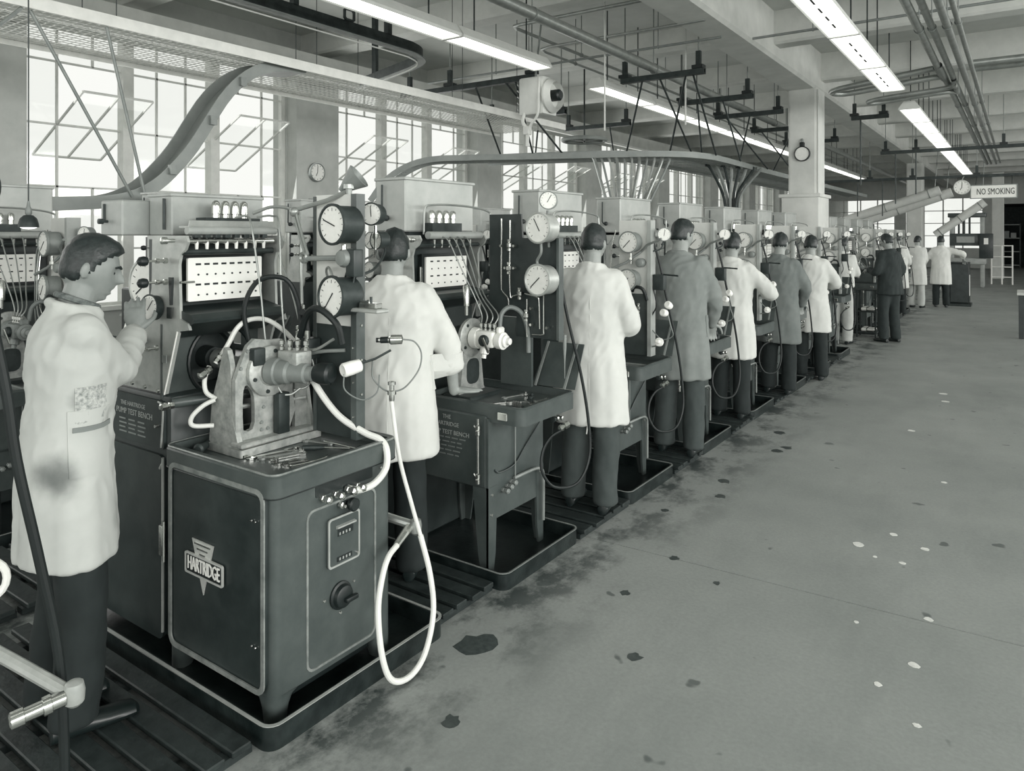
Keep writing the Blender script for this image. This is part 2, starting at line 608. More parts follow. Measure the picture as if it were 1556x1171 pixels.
ROWS = [.87, 1.55, 2.27, 2.98, 3.70, 4.41]
def sash(win, y0, y1, zc, hh, ang):
    'pivoting light swung about its horizontal axis'
    M = Matrix.Translation((WX - .05, 0, zc)) @ Matrix.Rotation(ang, 4, 'Y')
    g = G()
    for z in (-hh, 0, hh):
        g.bar((0, y0, z), (0, y1, z), .02, .022)
    for y in (y0, (y0 + y1) / 2, y1):
        g.bar((0, y, -hh), (0, y, hh), .02, .022)
    fr = struct('sash_frame', g.rotate(M), M_SASH, win, smooth=False)
    for a in (0, 1):
        for b in (-1, 0):
            ya = y0 + (y1 - y0) / 2 * a
            g = G().box(-.003, .003, ya, ya + (y1 - y0) / 2, b * hh, (b + 1) * hh).rotate(M)
            struct('pane', g, GLASS, fr, smooth=False)
PANE_ME = None
for k in range(-2, NW):
    ys = BAY0 + BAY * k
    g = G()
    for z in (ROWS[0], ROWS[-1]):
        g.box(WX - .09, WX - .02, ys, ys + WW, z - .03, z + .03)
    for y in (ys + .03, ys + WW - .03):
        g.box(WX - .09, WX - .02, y - .035, y + .035, ROWS[0], ROWS[-1])
    win = struct('window_%d' % (k + 3), g, M_SASH, smooth=False)
    pw = WW / 3
    for j in (1, 2):
        struct('mullion', G().box(WX - .12, WX + .02, ys + pw * j - .065, ys + pw * j + .065, ROWS[0], ROWS[-1]), M_SASH, win, smooth=False)
    g = G()
    for j in range(3):
        for c in (1, 2):
            y = ys + pw * j + pw * c / 3
            swung = (j == 0 and c == 2) or (j == 2 and c == 1)
            for (za, zb) in (((ROWS[0], ROWS[2]), (ROWS[4], ROWS[5])) if swung else ((ROWS[0], ROWS[5]),)):
                g.box(WX - .065, WX - .04, y - .012, y + .012, za, zb)
        for z in ROWS[1:-1]:
            g.box(WX - .065, WX - .04, ys + pw * j, ys + pw * (j + 1), z - .011, z + .011)
    struct('glazing_bar', g, M_SASH, win, smooth=False)
    for j in range(3):
        for c in range(3):
            for r in range(5):
                if r in (2, 3) and ((j == 0 and c > 0) or (j == 2 and c < 2)):
                    continue
                y = ys + pw * j + pw * c / 3
                me = PANE_ME
                z0, z1 = ROWS[r], ROWS[r + 1]
                if k >= 4:
                    continue
                o = struct('pane', G().box(WX - .055, WX - .05, y, y + pw / 3, z0, z1), GLASS, win, smooth=False)
    if k >= 4:
        struct('pane', G().box(WX - .055, WX - .05, ys, ys + WW, ROWS[0], ROWS[-1]), GLASS, win, smooth=False)
    else:
        sash(win, ys + pw / 3, ys + pw, 2.98, .70, R(64))
        sash(win, ys + 2 * pw, ys + 2 * pw + pw * 2 / 3, 2.98, .70, R(64))

# far end: white wall with glazed strip on the left and a dark opening to the next shop
g = G()
YF = 44.0
g.box(-9.3, -1.6, YF, YF + .3, 0, 1.0)
g.box(-9.3, -1.6, YF, YF + .3, 3.6, 4.76)
g.box(-1.6, -1.2, YF, YF + .3, 0, 4.76)
g.box(-5.6, -5.1, YF, YF + .3, 1.0, 3.6)
g.box(-1.2, 14, YF, YF + .3, 3.25, 4.76)
g.box(5.5, 14, YF, YF + .3, 0, 3.3)
struct('wall_far', g, M_WALL, smooth=False)
for k, (a, b) in enumerate(((-9.0, -5.6), (-5.1, -1.6))):
    g = G()
    for i in range(5):
        y = a + (b - a) * i / 4
        g.box(y - .03, y + .03, YF + .08, YF + .14, 1.0, 3.6)
    for i in range(5):
        z = 1.0 + 2.6 * i / 4
        g.box(a, b, YF + .08, YF + .14, z - .02, z + .02)
    w = struct('window_%d' % (12 + k), g, M_SASH, smooth=False)
    struct('pane', G().box(a, b, YF + .1, YF + .105, 1.0, 3.6), GLASS, w, smooth=False)
M_DARKSHOP = mat('unlit_shop_wall', 0.16, 0.8, var=0.05)
g = G()
g.box(-1.3, 6, YF + 5, YF + 5.2, 0, 3.4)
g.box(-1.4, -1.2, YF + .3, YF + 5, 0, 3.4)
g.box(5.5, 5.7, YF + .3, YF + 5, 0, 3.4)
g.box(-1.4, 6, YF + .3, YF + 5.2, 3.25, 3.45)
struct('wall_back', g, M_DARKSHOP, smooth=False)

# ---------------------------------------------------------------- fluorescent fittings
def fixture(xc, y0, y1, w, label, group, slots, z=3.65):
    t = thing('fluorescent_fixture', label, 'ceiling light', (xc, (y0 + y1) / 2, z + .14), group)
    a, b = y0 + .012, y1 - .012
    prof = [(-w / 2, 0), (-w / 2 - .004, .03), (-w * .26, .13), (w * .26, .13), (w / 2 + .004, .03), (w / 2, 0), (w / 2 - .006, .006), (w * .24, .115), (-w * .24, .115), (-w / 2 + .006, .006)]
    obj('housing', G().prism(prof, (xc, b, z), (1, 0, 0), (0, 0, 1), b - a), M_FIXT, t, smooth=False)
    obj('diffuser', G().box(xc - w / 2 + .012, xc + w / 2 - .012, a, b, z + .012, z + .02), M_LAMP, t, smooth=False)
    for y in (a, b):
        obj('end_plate', G().prism([(-w / 2, 0), (-w / 2 - .004, .03), (-w * .26, .13), (w * .26, .13), (w / 2 + .004, .03), (w / 2, 0)], (xc, y + .006, z), (1, 0, 0), (0, 0, 1), .012), M_FIXT, t, smooth=False)
    for y in (y0 + .35, y1 - .35):
        y = min([y + .05 * q for q in range(-9, 10) if all(abs(y + .05 * q - c) > .20 for c in BEAMS)], key=lambda q: abs(q - y))
        obj('suspension_rod', G().cyl((xc, y, z + .12), (xc, y, 4.755), .008, n=6), M_DARKSTEEL, t)
    if slots:
        n = 4
        for i in range(n):
            y = y0 + (y1 - y0) * (.16 + .68 * (i + .5) / n)
            obj('louvre_slot', G().box(xc - .02, xc - .002, y - .075, y + .075, z + .0095, z + .0125), M_DARKSTEEL, t, smooth=False)
    return t
UL = 1.66
k = 0
ORD = ['first', 'second', 'third', 'fourth', 'fifth', 'sixth', 'seventh', 'eighth', 'ninth', 'tenth', 'eleventh', 'twelfth']
for i in range(8):
    y1 = 11.0 - UL * i
    fixture(-1.42, y1 - UL, y1, .285, ORD[i] + ' slotted aisle light fitting back from the pipe loops', 'near aisle light fittings', True)
for i in range(9):
    y0 = 12.7 + UL * i
    fixture(-1.42, y0, y0 + UL, .285, ORD[i] + ' plain aisle light fitting beyond the pipe loops', 'far aisle light fittings', False)
for i in range(6):
    y1 = 7.2 - UL * i
    fixture(-4.6, y1 - UL, y1, .26, ORD[i] + ' white trough light back from the hanging unit heater', 'near machine side light fittings', False)
for i in range(12):
    y0 = 8.47 + UL * i
    fixture(-4.6, y0, y0 + UL, .26, ORD[i] + ' white trough light beyond the hanging unit heater', 'far machine side light fittings', False)

# ---------------------------------------------------------------- machine part builders
def part(name, g, m, parent, label=None, **k):
    return obj(name, g, m, parent, label, **k)

def face_frame(d):
    'right and up vectors of a dial that looks along d'
    d = Vector(d).normalized()
    up = Vector((0, 0, 1))
    r = up.cross(d)
    r.normalize()
    u = d.cross(r)
    return d, r, u

def gauge(parent, c, d, rad, depth, needle=40, name='pressure_gauge', detail=True, case=None):
    'c: centre of the dial glass; d: direction it looks'
    c = Vector(c)
    d, rt, up = face_frame(d)
    case = case or M_DARKSTEEL
    g = G().lathe(c - d * depth, d, [(rad * .80, 0), (rad * .96, depth * .12), (rad * .97, depth * .82), (rad * 1.06, depth * .86), (rad * 1.06, depth * .98), (rad * .97, depth), (rad * .93, depth * .94), (rad * .90, depth * .90)], 24 if detail else 16)
    o = part(name, g, case, parent)
    part('dial', G().cyl(c - d * depth * .12, c - d * depth * .06, rad * .93, n=24 if detail else 16), M_DIAL, o)
    if detail:
        q = c - d * depth * .055
        g = G()
        for i in range(13):
            a = R(225 - 270 * i / 12)
            e = rt * math.cos(a) + up * math.sin(a)
            L = .16 if i % 3 == 0 else .09
            g.bar(q + e * rad * (.84 - L), q + e * rad * .84, rad * .028, .001, d)
        part('scale_marks', g, M_INK, o, kind='stuff', smooth=False)
    a = R(needle)
    e = rt * math.cos(a) + up * math.sin(a)
    q = c - d * depth * .04
    part('needle', G().bar(q - e * rad * .25, q + e * rad * .72, rad * .06, .001, d), M_INK, o, smooth=False)
    return o

def bolt(parent, c, d, r=.006, h=.005, m=None, name='bolt'):
    c = Vector(c)
    return part(name, G().cyl(c, c + Vector(d).normalized() * h, r, r * .8, n=8), m or M_CHROME, parent)

def knob(parent, p, d, L=.08, r=.019):
    'ball knob on a spindle with a gland nut'
    p = Vector(p)
    d = Vector(d).normalized()
    o = part('control_knob', G().lathe(p + d * (L - r), d, [(r * .35, -.2 * r), (r * .85, .1 * r), (r, .8 * r), (r * .85, 1.5 * r), (r * .3, 1.9 * r)], 14), M_BLACK, parent)
    part('spindle', G().lathe(p, d, [(.012, 0), (.012, .012), (.007, .014), (.007, .03), (.010, .032), (.010, .045), (.005, .047), (.005, L)], 10), M_CHROME, o)
    return o

def union(parent, p, d, s=1.0, name='pipe_union', m=None):
    p = Vector(p)
    return part(name, G().lathe(p, d, [(.006 * s, 0), (.011 * s, .002 * s), (.011 * s, .014 * s), (.007 * s, .016 * s), (.007 * s, .022 * s), (.012 * s, .024 * s), (.012 * s, .040 * s), (.006 * s, .044 * s)], 6), m or M_CHROME, parent, smooth=False)

def pipe(parent, pts, r=.004, m=None, name='pipe', sub=5, n=8):
    return part(name, G().tube(pts, r, n, sub), m or M_PIPE, parent)

def valve(parent, p, up=(0, 0, 1), name='valve'):
    p = Vector(p)
    o = part(name, G().lathe(p, up, [(.008, -.035), (.012, -.033), (.012, -.02), (.009, -.018), (.016, -.01), (.016, .01), (.009, .016), (.012, .02), (.012, .033), (.008, .035)], 10), M_CHROME, parent)
    _, u, v = basis(up)
    part('valve_spindle', G().lathe(p, u, [(.006, 0), (.008, .02), (.008, .034), (.014, .036), (.014, .046), (.004, .048)], 10), M_DARKSTEEL, o)
    return o

def spanner(name, label, p, yaw, L, w, m, group, ring=False):
    'open ended spanner lying flat'
    t = thing(name, label, 'spanner', p, group)
    g = G()
    hw = w * .28
    n = 8
    poly = []
    def jaw(cx, sgn):
        R_ = w * .62
        pts = []
        for i in range(n + 1):
            a = R(28 + (360 - 56) * i / n)
            pts.append((cx + sgn * R_ * math.cos(a), sgn * R_ * math.sin(a)))
        return pts
    a = jaw(L / 2 - w * .6, 1)
    b = jaw(-L / 2 + w * .6, -1)
    # each jaw closes with a notch
    notch_a = [(L / 2 - w * .75, -w * .22), (L / 2 - w * .75, w * .22)]
    notch_b = [(-L / 2 + w * .75, w * .22), (-L / 2 + w * .75, -w * .22)]
    c, s = math.cos(yaw), math.sin(yaw)
    def put(poly, z0, h, nm):
        q = [(x * c - y * s + p[0], x * s + y * c + p[1]) for x, y in poly]
        return G().prism(q, (0, 0, p[2] + z0), (1, 0, 0), (0, 1, 0), h)
    part('shank', put([(-L / 2 + w, -hw), (L / 2 - w, -hw), (L / 2 - w, hw), (-L / 2 + w, hw)], .0015, .005, 's'), m, t, smooth=False)
    part('jaw', put(a + notch_a[::1], 0, .008, 'a'), m, t, smooth=False)
    part('jaw', put(b + notch_b, 0, .008, 'b'), m, t, smooth=False)
    return t

# ---------------------------------------------------------------- nearest machine: enclosed test bench
def drip_tray(x0, x1, y0, y1, label):
    t = thing('drip_tray', label, 'tray', (x1, y0, 0), None)
    part('pan', G().rtray(x0, x1, y0, y1, 0, .082, .05, .016, .012), M_TRAY, t)
    part('rim_strip', G().rtray(x0 - .003, x1 + .003, y0 - .003, y1 + .003, .074, .086, .053, .008, .004), M_PIPE, t, 'bright worn metal edge of the tray') if False else None
    return t

A = thing('pump_test_bench', 'nearest pump test bench, a grey enclosed cabinet with a name badge on its door', 'machine', (-2.03, 1.506, 0))
TA = drip_tray(-3.62, -2.03, 1.506, 2.40, 'long dark drip tray under the nearest enclosed test bench')
TA_rim = part('worn_rim', G().frame([(p[0] - 2.825, p[1] + 1.953) for p in rrect(1.596, .900, .053, 5)], [(p[0] - 2.825, p[1] + 1.953) for p in rrect(1.572, .876, .045, 5)], (0, 0, .0815), (1, 0, 0), (0, 1, 0), .003), M_PLATE, TA, 'bright worn metal rim')

# cabinet
CX0, CX1, CY0, CY1 = -2.78, -2.12, 1.585, 2.165
body = G().prism([(p[0] + (CX0 + CX1) / 2, p[1] + (CY0 + CY1) / 2) for p in rrect(CX1 - CX0, CY1 - CY0, .035, 5)], (0, 0, .105), (1, 0, 0), (0, 1, 0), .70)
CAB = part('cabinet', body, M_MACH, A)
for (sx, sy) in ((1, -1), (1, 1), (-1, -1), (-1, 1)):
    cx_, cy2 = (CX0 + CX1) / 2, (CY0 + CY1) / 2
    w0, h0 = (CX1 - CX0) / 2, (CY1 - CY0) / 2
    rings = []
    for z, e in ((.012, .075), (.06, .085), (.09, .10), (.106, .135)):
        q = rrect(e, e, .034, 4)
        rings += [(cx_ + sx * (w0 - e / 2) + p[0], cy2 + sy * (h0 - e / 2) + p[1], z) for p in q]
    k_ = len(q)
    fs = [tuple(range(k_ - 1, -1, -1)), tuple(range(3 * k_, 4 * k_))]
    for j in range(3):
        fs += [(j * k_ + i, j * k_ + (i + 1) % k_, (j + 1) * k_ + (i + 1) % k_, (j + 1) * k_ + i) for i in range(k_)]
    part('foot', G().add(rings, fs), M_MACH, A)
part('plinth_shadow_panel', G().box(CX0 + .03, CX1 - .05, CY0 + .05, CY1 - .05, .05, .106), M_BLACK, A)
part('worktop_rim', G().rtray(CX0 - .01, CX1 + .025, CY0 - .02, CY1 + .02, .805, .888, .045, .03, .045), M_MACH, A)
wx, wy = (CX0 - .01 + CX1 + .025) / 2, (CY0 + CY1) / 2
ww_, wh_ = CX1 - CX0 + .035, CY1 - CY0 + .04
part('worn_lit_lip', G().tube([(wx + p[0], wy + p[1], .8865) for p in rrect(ww_ - .014, wh_ - .014, .040, 5)], .0042, 6, 1, True), M_WORNLIT, A, 'worn lip of the worktop, its highlight painted in')  # pale tube paints the highlight along the worn rim
part('rim_seam', G().tube([(wx + p[0], wy + p[1], .806) for p in rrect(ww_ - .002, wh_ - .002, .045, 5)], .003, 6, 1, True), M_BLACK, A)
# door on the operator side
door = part('cabinet_door', G().prism([(p[0] - 2.44, p[1] + .475) for p in rrect(.585, .70, .035)], (0, CY0 - .014, 0), (1, 0, 0), (0, 0, 1), -.016), M_MACHD, A)
part('door_bead', G().frame([(p[0] - 2.44, p[1] + .475) for p in rrect(.60, .715, .042)], [(p[0] - 2.44, p[1] + .475) for p in rrect(.565, .68, .03)], (0, CY0 - .017, 0), (1, 0, 0), (0, 0, 1), .006), M_WORNLIT, door, 'worn bead round the door, its highlight painted in')  # bead kept paler than the enamel to hold the edge highlight
for z in (.715, .275):
    for dx in (0, .022):
        bolt(door, (-2.185 + dx - .03, CY0 - .017, z), (0, -1, 0), .005, .005, name='screw')
# badge: three stacked inverted triangles behind a lettered bar
bx, bz, by = -2.497, .468, CY0 - .016
badge = part('name_badge', G().prism([(-.078, .100), (.062, .100), (-.004, -.098)], (bx - .006, by, bz), (1, 0, 0), (0, 0, 1), .004), M_BADGE, door, 'silver inverted triangle badge')
g = G()
g = text_geo('HARTRIDGE', .072, (bx, by - .0085, bz + .006), (1, 0, 0), (0, 0, 1), .003, space=.92, bold=0)
k_ = .205 / max(1e-6, max(q[0] for q in g.v) - min(q[0] for q in g.v))
g.v = [(bx + (q[0] - bx) * k_, q[1], q[2]) for q in g.v]
part('badge_lettering', g, M_WHITE, door, smooth=False)
part('badge_bar', G().prism([(p[0], p[1]) for p in rrect(.235, .072, .008)], (bx, by - .004, bz + .006), (1, 0, 0), (0, 0, 1), .0045), M_BLACK, door, smooth=False)
part('badge_bar_edge', G().frame(rrect(.243, .080, .009), rrect(.229, .066, .007), (bx, by - .004, bz + .006), (1, 0, 0), (0, 0, 1), .007), M_BADGE, door, smooth=False)
for i in range(3):
    w_ = .052 - i * .017
    part('badge_rib', G().bar((bx - .006 - w_ - .006, by - .006, bz + .088 - i * .018), (bx - .006 + w_ - .006, by - .006, bz + .088 - i * .018), .003, .006), M_CHROME, door, smooth=False)
# left unit with its own door and engraved panel
part('rear_cabinet', G().rbox(-3.55, -2.79, 1.60, 2.16, .10, 1.07, .02), M_MACHD, A)
d2 = part('rear_door', G().prism([(p[0] - 3.15, p[1] + .46) for p in rrect(.66, .74, .035)], (0, 1.586, 0), (1, 0, 0), (0, 0, 1), -.016), M_MACHD, A)
part('chrome_edge', G().tube([(-2.835, 1.582, .78), (-2.817, 1.582, .80), (-2.815, 1.582, .77), (-2.815, 1.582, .13)], .006, 6, 4), M_PLATE, d2)
part('latch', G().rbox(-2.824, -2.797, 1.568, 1.586, .44, .56, .004), M_CHROME, d2)
part('latch_pin', G().cyl((-2.79, 1.572, .42), (-2.79, 1.572, .58), .005, n=8), M_CHROME, d2)
ep = part('engraved_panel', G().prism([(p[0] - 3.12, p[1] + .95) for p in rrect(.60, .195, .02)], (0, 1.590, 0), (1, 0, 0), (0, 0, 1), -.012), M_MACHD, A)
part('panel_edge', G().tube([(-2.86, 1.588, 1.043), (-2.832, 1.588, 1.035), (-2.824, 1.588, 1.0), (-2.838, 1.588, .862)], .0045, 6, 4), M_PLATE, ep)
for i, (t_, sz, dx) in enumerate((('THE HARTRIDGE', .026, 0), ('PUMP TEST BENCH', .034, .01))):
    part('engraving', text_geo(t_, sz, (-3.06 + dx, 1.5895, 1.005 - i * .034), (1, 0, 0), (0, 0, 1), .001), M_MACHL, ep, smooth=False)
for i in range(4):
    for j in range(3):
        part('engraved_line', G().box(-3.17 + j * .075, -3.12 + j * .075 + .01 * (i % 2), 1.589, 1.5905, .935 - i * .018, .941 - i * .018), M_STEEL, ep, smooth=False)
bolt(ep, (-2.865, 1.59, .945), (0, -1, 0), .008, .014, name='catch')
# aisle end: recessed panel, slot, hose connections, switch plate
XA = CX1
part('end_panel', G().frame([(p[0] + 1.90, p[1] + .42) for p in rrect(.345, .59, .035)], [(p[0] + 1.90, p[1] + .42) for p in rrect(.328, .573, .028)], (XA - .002, 0, 0), (0, 1, 0), (0, 0, 1), .006), M_WORNLIT, A)  # panel border, edge highlight given by the paler colour
part('hose_slot', G().prism([(p[0] + 1.912, p[1] + .775) for p in rrect(.285, .045, .006)], (XA - .004, 0, 0), (0, 1, 0), (0, 0, 1), .006), M_BLACK, A, smooth=False)
ipl = part('instrument_plate', G().prism([(p[0] + 1.898, p[1] + .565) for p in rrect(.152, .182, .012)], (XA, 0, 0), (0, 1, 0), (0, 0, 1), .012), M_MACH, A)
part('plate_edge', G().frame([(p[0] + 1.898, p[1] + .565) for p in rrect(.156, .186, .013)], [(p[0] + 1.898, p[1] + .565) for p in rrect(.142, .172, .010)], (XA + .010, 0, 0), (0, 1, 0), (0, 0, 1), .005), M_PLATE, ipl)
part('meter_window', G().box(XA + .010, XA + .014, 1.866, 1.942, .582, .614), M_BLACK, ipl, smooth=False)
part('meter_visor', G().prism([(0, 0), (.012, .004), (.012, .010), (0, .012)], (XA + .012, 1.95, .612), (1, 0, 0), (0, 0, 1), .092), M_PLATE, ipl, smooth=False)
part('counter_window', G().box(XA + .010, XA + .014, 1.862, 1.936, .487, .505), M_BLACK, ipl, smooth=False)
for z in (.495, .59):
    for i in range(4):
        part('counter_digit', G().box(XA + .0135, XA + .0148, 1.872 + .016 * i, 1.879 + .016 * i, z - .004, z + .006), M_MACHL, ipl, smooth=False)
bolt(ipl, (XA + .012, 1.962, .493), (1, 0, 0), .007, .01, name='screw')
sw = part('rotary_switch', G().lathe((XA, 1.888, .352), (1, 0, 0), [(.052, 0), (.052, .008), (.044, .012), (.040, .028), (.034, .032)], 24), M_BLACK, A)
part('switch_lever', G().rbox(XA + .03, XA + .05, 1.880, 1.940, .333, .352, .006), M_BLACK, sw)
for (y, z) in ((1.81, .36), (1.888, .285), (1.955, .38), (2.10, .78)):
    bolt(A, (XA + .001, y, z), (1, 0, 0), .006, .005, name='screw')
for (y, z) in ((1.798, .747), (1.858, .744), (1.967, .745)):
    union(A, (XA, y, z), (1, 0, 0), 1.25)
knb = part('regulator_knob', G().lathe((XA, 1.926, .69), (1, 0, 0), [(.010, 0), (.010, .02), (.024, .022), (.026, .04), (.020, .046)], 14), M_BLACK, A)
part('regulator_stem', G().lathe((XA + .004, 1.885, .695), (1, 0, 0), [(.012, 0), (.012, .015), (.006, .017), (.006, .03)], 8), M_CHROME, A)
# low outlet arm with its hose loop towards the aisle
part('outlet_arm', G().tube([(-2.30, 2.17, .56), (-2.20, 2.20, .535), (-2.06, 2.245, .51)], .018, 10, 4), M_PIPE, A)
part('arm_elbow', G().lathe((-2.06, 2.245, .485), (0, 0, 1), [(.014, -.01), (.024, 0), (.026, .03), (.022, .05), (.012, .056)], 12), M_PIPE, A)
part('hose_ferrule', G().cyl((-2.08, 2.225, .505), (-2.05, 2.12, .475), .019, .014, n=10), M_CHROME, A)
part('white_hose', G().tube([(-2.05, 2.13, .478), (-2.035, 2.06, .455), (-2.01, 2.0, .40), (-1.985, 1.955, .30), (-1.955, 1.945, .15), (-1.935, 1.975, .05), (-1.925, 2.06, .022), (-1.935, 2.16, .06), (-1.96, 2.24, .18), (-1.995, 2.26, .32), (-2.03, 2.24, .48)], .0115, 10, 6), M_HOSE, A, 'white rubber hose looping down towards the floor')
part('riser_hose', G().tube([(-2.03, 2.24, .48), (-2.06, 2.215, .62), (-2.09, 2.18, .80), (-2.115, 2.165, 1.0), (-2.12, 2.165, 1.05)], .0085, 10, 6), M_HOSE, A, 'thin white hose rising to the nozzle coupling')
cp = part('nozzle_coupling', G().lathe((-2.12, 2.165, 1.03), (0, 0, 1), [(.008, 0), (.011, .01), (.011, .03), (.018, .032), (.018, .048), (.010, .05), (.010, .07), (.016, .072), (.016, .085), (.008, .088)], 8), M_CHROME, A)
part('thin_pipe', G().tube([(-2.185, 2.12, 1.20), (-2.20, 2.135, 1.13), (-2.16, 2.15, 1.085), (-2.12, 2.165, 1.075), (-2.08, 2.20, 1.09), (-2.04, 2.24, 1.16), (-2.03, 2.245, 1.23), (-2.05, 2.225, 1.278), (-2.09, 2.20, 1.287)], .0035, 8, 6), M_STEEL, A)
nz = part('injector_nozzle', G().lathe((-2.09, 2.20, 1.287), (-.75, -.6, -.02), [(.008, 0), (.020, .004), (.021, .05), (.016, .055), (.013, .058), (.012, .085), (.010, .10), (.004, .102)], 14), M_CHROME, A)
part('nozzle_tip', G().lathe(Vector((-2.09, 2.20, 1.287)) + Vector((-.75, -.6, -.02)).normalized() * .06, (-.75, -.6, -.02), [(.0135, 0), (.0135, .03), (.010, .035), (.010, .05)], 10), M_BLACK, nz)
pl = part('white_cap', G().lathe((-2.20, 2.02, 1.185), (-.2, -.97, -.15), [(.012, -.04), (.026, -.036), (.029, 0), (.029, .035), (.024, .042), (.010, .038)], 18), M_WHITE, A, 'white ceramic injector cap')
part('cap_bracket', G().tube([(-2.204, 2.068, 1.20), (-2.192, 2.085, 1.202), (-2.19, 2.085, 1.20)], .008, 8, 1), M_DARKSTEEL, A)
part('cap_wire', G().tube([(-2.206, 1.985, 1.165), (-2.205, 1.99, 1.10), (-2.17, 2.05, 1.055), (-2.14, 2.10, 1.08), (-2.14, 2.115, 1.15)], .003, 6, 6), M_GREYHOSE, A)
part('holder_pin', G().tube([(-2.21, 2.05, 1.19), (-2.17, 2.12, 1.21), (-2.12, 2.16, 1.245)], .005, 8, 1), M_DARKSTEEL, A)

# head: end plates, graduate board, rack, hood, flywheel recess
EP = [(-3.36, 1.075), (-2.828, 1.075), (-2.735, 1.335), (-2.660, 1.345), (-2.672, 1.37), (-2.725, 1.385), (-2.735, 1.60), (-2.722, 1.64), (-2.69, 1.66), (-2.672, 1.69), (-2.685, 1.715), (-2.93, 1.715), (-2.935, 1.50), (-2.97, 1.40), (-3.10, 1.22)]
endp = part('end_plate', G().prism(EP, (0, 1.602, 0), (1, 0, 0), (0, 0, 1), -.012), M_PLATE, A, 'light grey end plate of the head')
part('end_plate', G().prism(EP[1:13], (0, 2.052, 0), (1, 0, 0), (0, 0, 1), -.012), M_PLATE, A)
part('edge_highlight', G().tube([(-2.733, 1.596, 1.335), (-2.80, 1.596, 1.15), (-2.828, 1.596, 1.075)], .0035, 6, 1), M_WHITE, A)  # edge strip whose white colour stands for the highlight
for (x, z) in ((-2.86, 1.088), (-2.96, 1.092), (-3.06, 1.096)):
    bolt(endp, (x, 1.590, z), (0, -1, 0), .009, .008)
for (x, z) in ((-2.78, 1.625), (-2.78, 1.54)):
    knob(A, (x - .02, 1.590, z - .01), (0, -1, 0), .10, .020)
knob(A, (-2.87, 1.590, 1.26), (0, -1, 0), .10, .020)
part('clamp_screw', G().lathe((-2.745, 1.590, 1.695), (0, -1, 0), [(.008, 0), (.008, .03), (.014, .032), (.014, .052), (.006, .056)], 12), M_CHROME, A)
gauge(A, (-2.875, 1.555, 1.425), (.12, -1, .08), .052, .04, 55, 'round_dial')
part('small_plate', G().box(-2.795, -2.765, 1.587, 1.591, 1.385, 1.43), M_BLACK, A, smooth=False)
part('number_plate', G().box(-2.83, -2.80, 1.587, 1.591, 1.205, 1.235), M_STEEL, A, smooth=False)
part('pointer_lever', G().prism([(-.012, .05), (.012, .05), (.004, -.06), (-.004, -.06)], (-2.755, 1.588, 1.50), (1, 0, 0), (0, 0, 1), .01), M_BLACK, A, smooth=False)
part('head_casing', G().box(-2.96, -2.80, 1.605, 2.04, 1.345, 1.70), M_MACHD, A, smooth=False)
def graduate_board(root, x, y0, y1, z0, z1, cols, bw=.016):
    b = part('graduate_board', G().prism([(p[0] + (y0 + y1) / 2, p[1] + (z0 + z1) / 2) for p in rrect(y1 - y0, z1 - z0, .006)], (x, 0, 0), (0, 1, 0), (0, 0, 1), .012), M_WHITE, root, 'white graduate board with two rows of marks')
    for r in range(2):
        zt = z1 - .026 - r * (z1 - z0) * .47
        for i in range(cols):
            y = y0 + (y1 - y0) * (.13 + .78 * i / (cols - 1))
            part('printed_mark', G().box(x + .011, x + .0135, y - bw * .72, y + bw * .72, zt - .004, zt + .004), M_INK, b, smooth=False)
            part('rivet', G().cyl((x + .011, y, zt - .042), (x + .015, y, zt - .042), .0042, n=8), M_DARKSTEEL, b)
    return b
graduate_board(A, -2.745, 1.640, 1.985, 1.450, 1.625, 8)
part('board_bracket', G().cyl((-2.72, 1.60, 1.53), (-2.72, 1.66, 1.53), .005, n=8), M_CHROME, A)
part('board_bracket', G().cyl((-2.72, 1.97, 1.535), (-2.72, 2.04, 1.535), .005, n=8), M_CHROME, A)
part('hood', G().prism([(-2.80, 1.43), (-2.665, 1.405), (-2.64, 1.385), (-2.645, 1.372), (-2.80, 1.30)], (0, 2.04, 0), (1, 0, 0), (0, 0, 1), .43), M_MACHD, A, smooth=False)
part('rack_tube', G().cyl((-2.70, 1.615, 1.735), (-2.70, 2.03, 1.735), .016, n=14), M_MACHL, A)
part('rack_tube', G().cyl((-2.715, 1.61, 1.692), (-2.715, 2.03, 1.692), .011, n=12), M_CHROME, A)
part('rack_tube', G().cyl((-2.72, 1.61, 1.650), (-2.72, 2.03, 1.650), .013, n=12), M_DARKSTEEL, A)
part('rack_trough', G().prism([(-.05, -.016), (.02, -.016), (.028, .014), (.022, .014), (.014, -.008), (-.05, -.008)], (-2.73, 2.03, 1.762), (1, 0, 0), (0, 0, 1), .40), M_PLATE, A, smooth=False)
for i in range(8):
    y = 1.665 + .045 * i
    part('test_nozzle', G().cyl((-2.712, y, 1.692), (-2.712, y, 1.66), .0085, .006, n=8), M_WHITE, A)
    part('nozzle_holder', G().rbox(-2.726, -2.70, y - .012, y + .012, 1.705, 1.724, .003, 1), M_DARKSTEEL, A)
for i in range(4):
    y = 1.80 + .045 * i
    part('filter_bowl', G().lathe((-2.79, y, 1.755), (0, 0, 1), [(.016, 0), (.016, .05), (.018, .052), (.018, .085), (.015, .10), (.007, .108)], 12), M_CHROME, A)
part('bowl_manifold', G().box(-2.84, -2.765, 1.74, 2.0, 1.745, 1.79), M_DARKSTEEL, A, smooth=False)
tk = part('fuel_tank', G().rbox(-3.06, -2.885, 1.66, 2.10, 1.715, 1.885, .006, 1), M_MACHL, A)
part('tank_lid', G().rbox(-3.066, -2.879, 1.654, 2.106, 1.878, 1.892, .003, 1), M_MACHL, A)
part('sight_glass', G().cyl((-2.93, 1.652, 1.74), (-2.93, 1.652, 1.87), .006, n=8), M_DARKSTEEL, A)
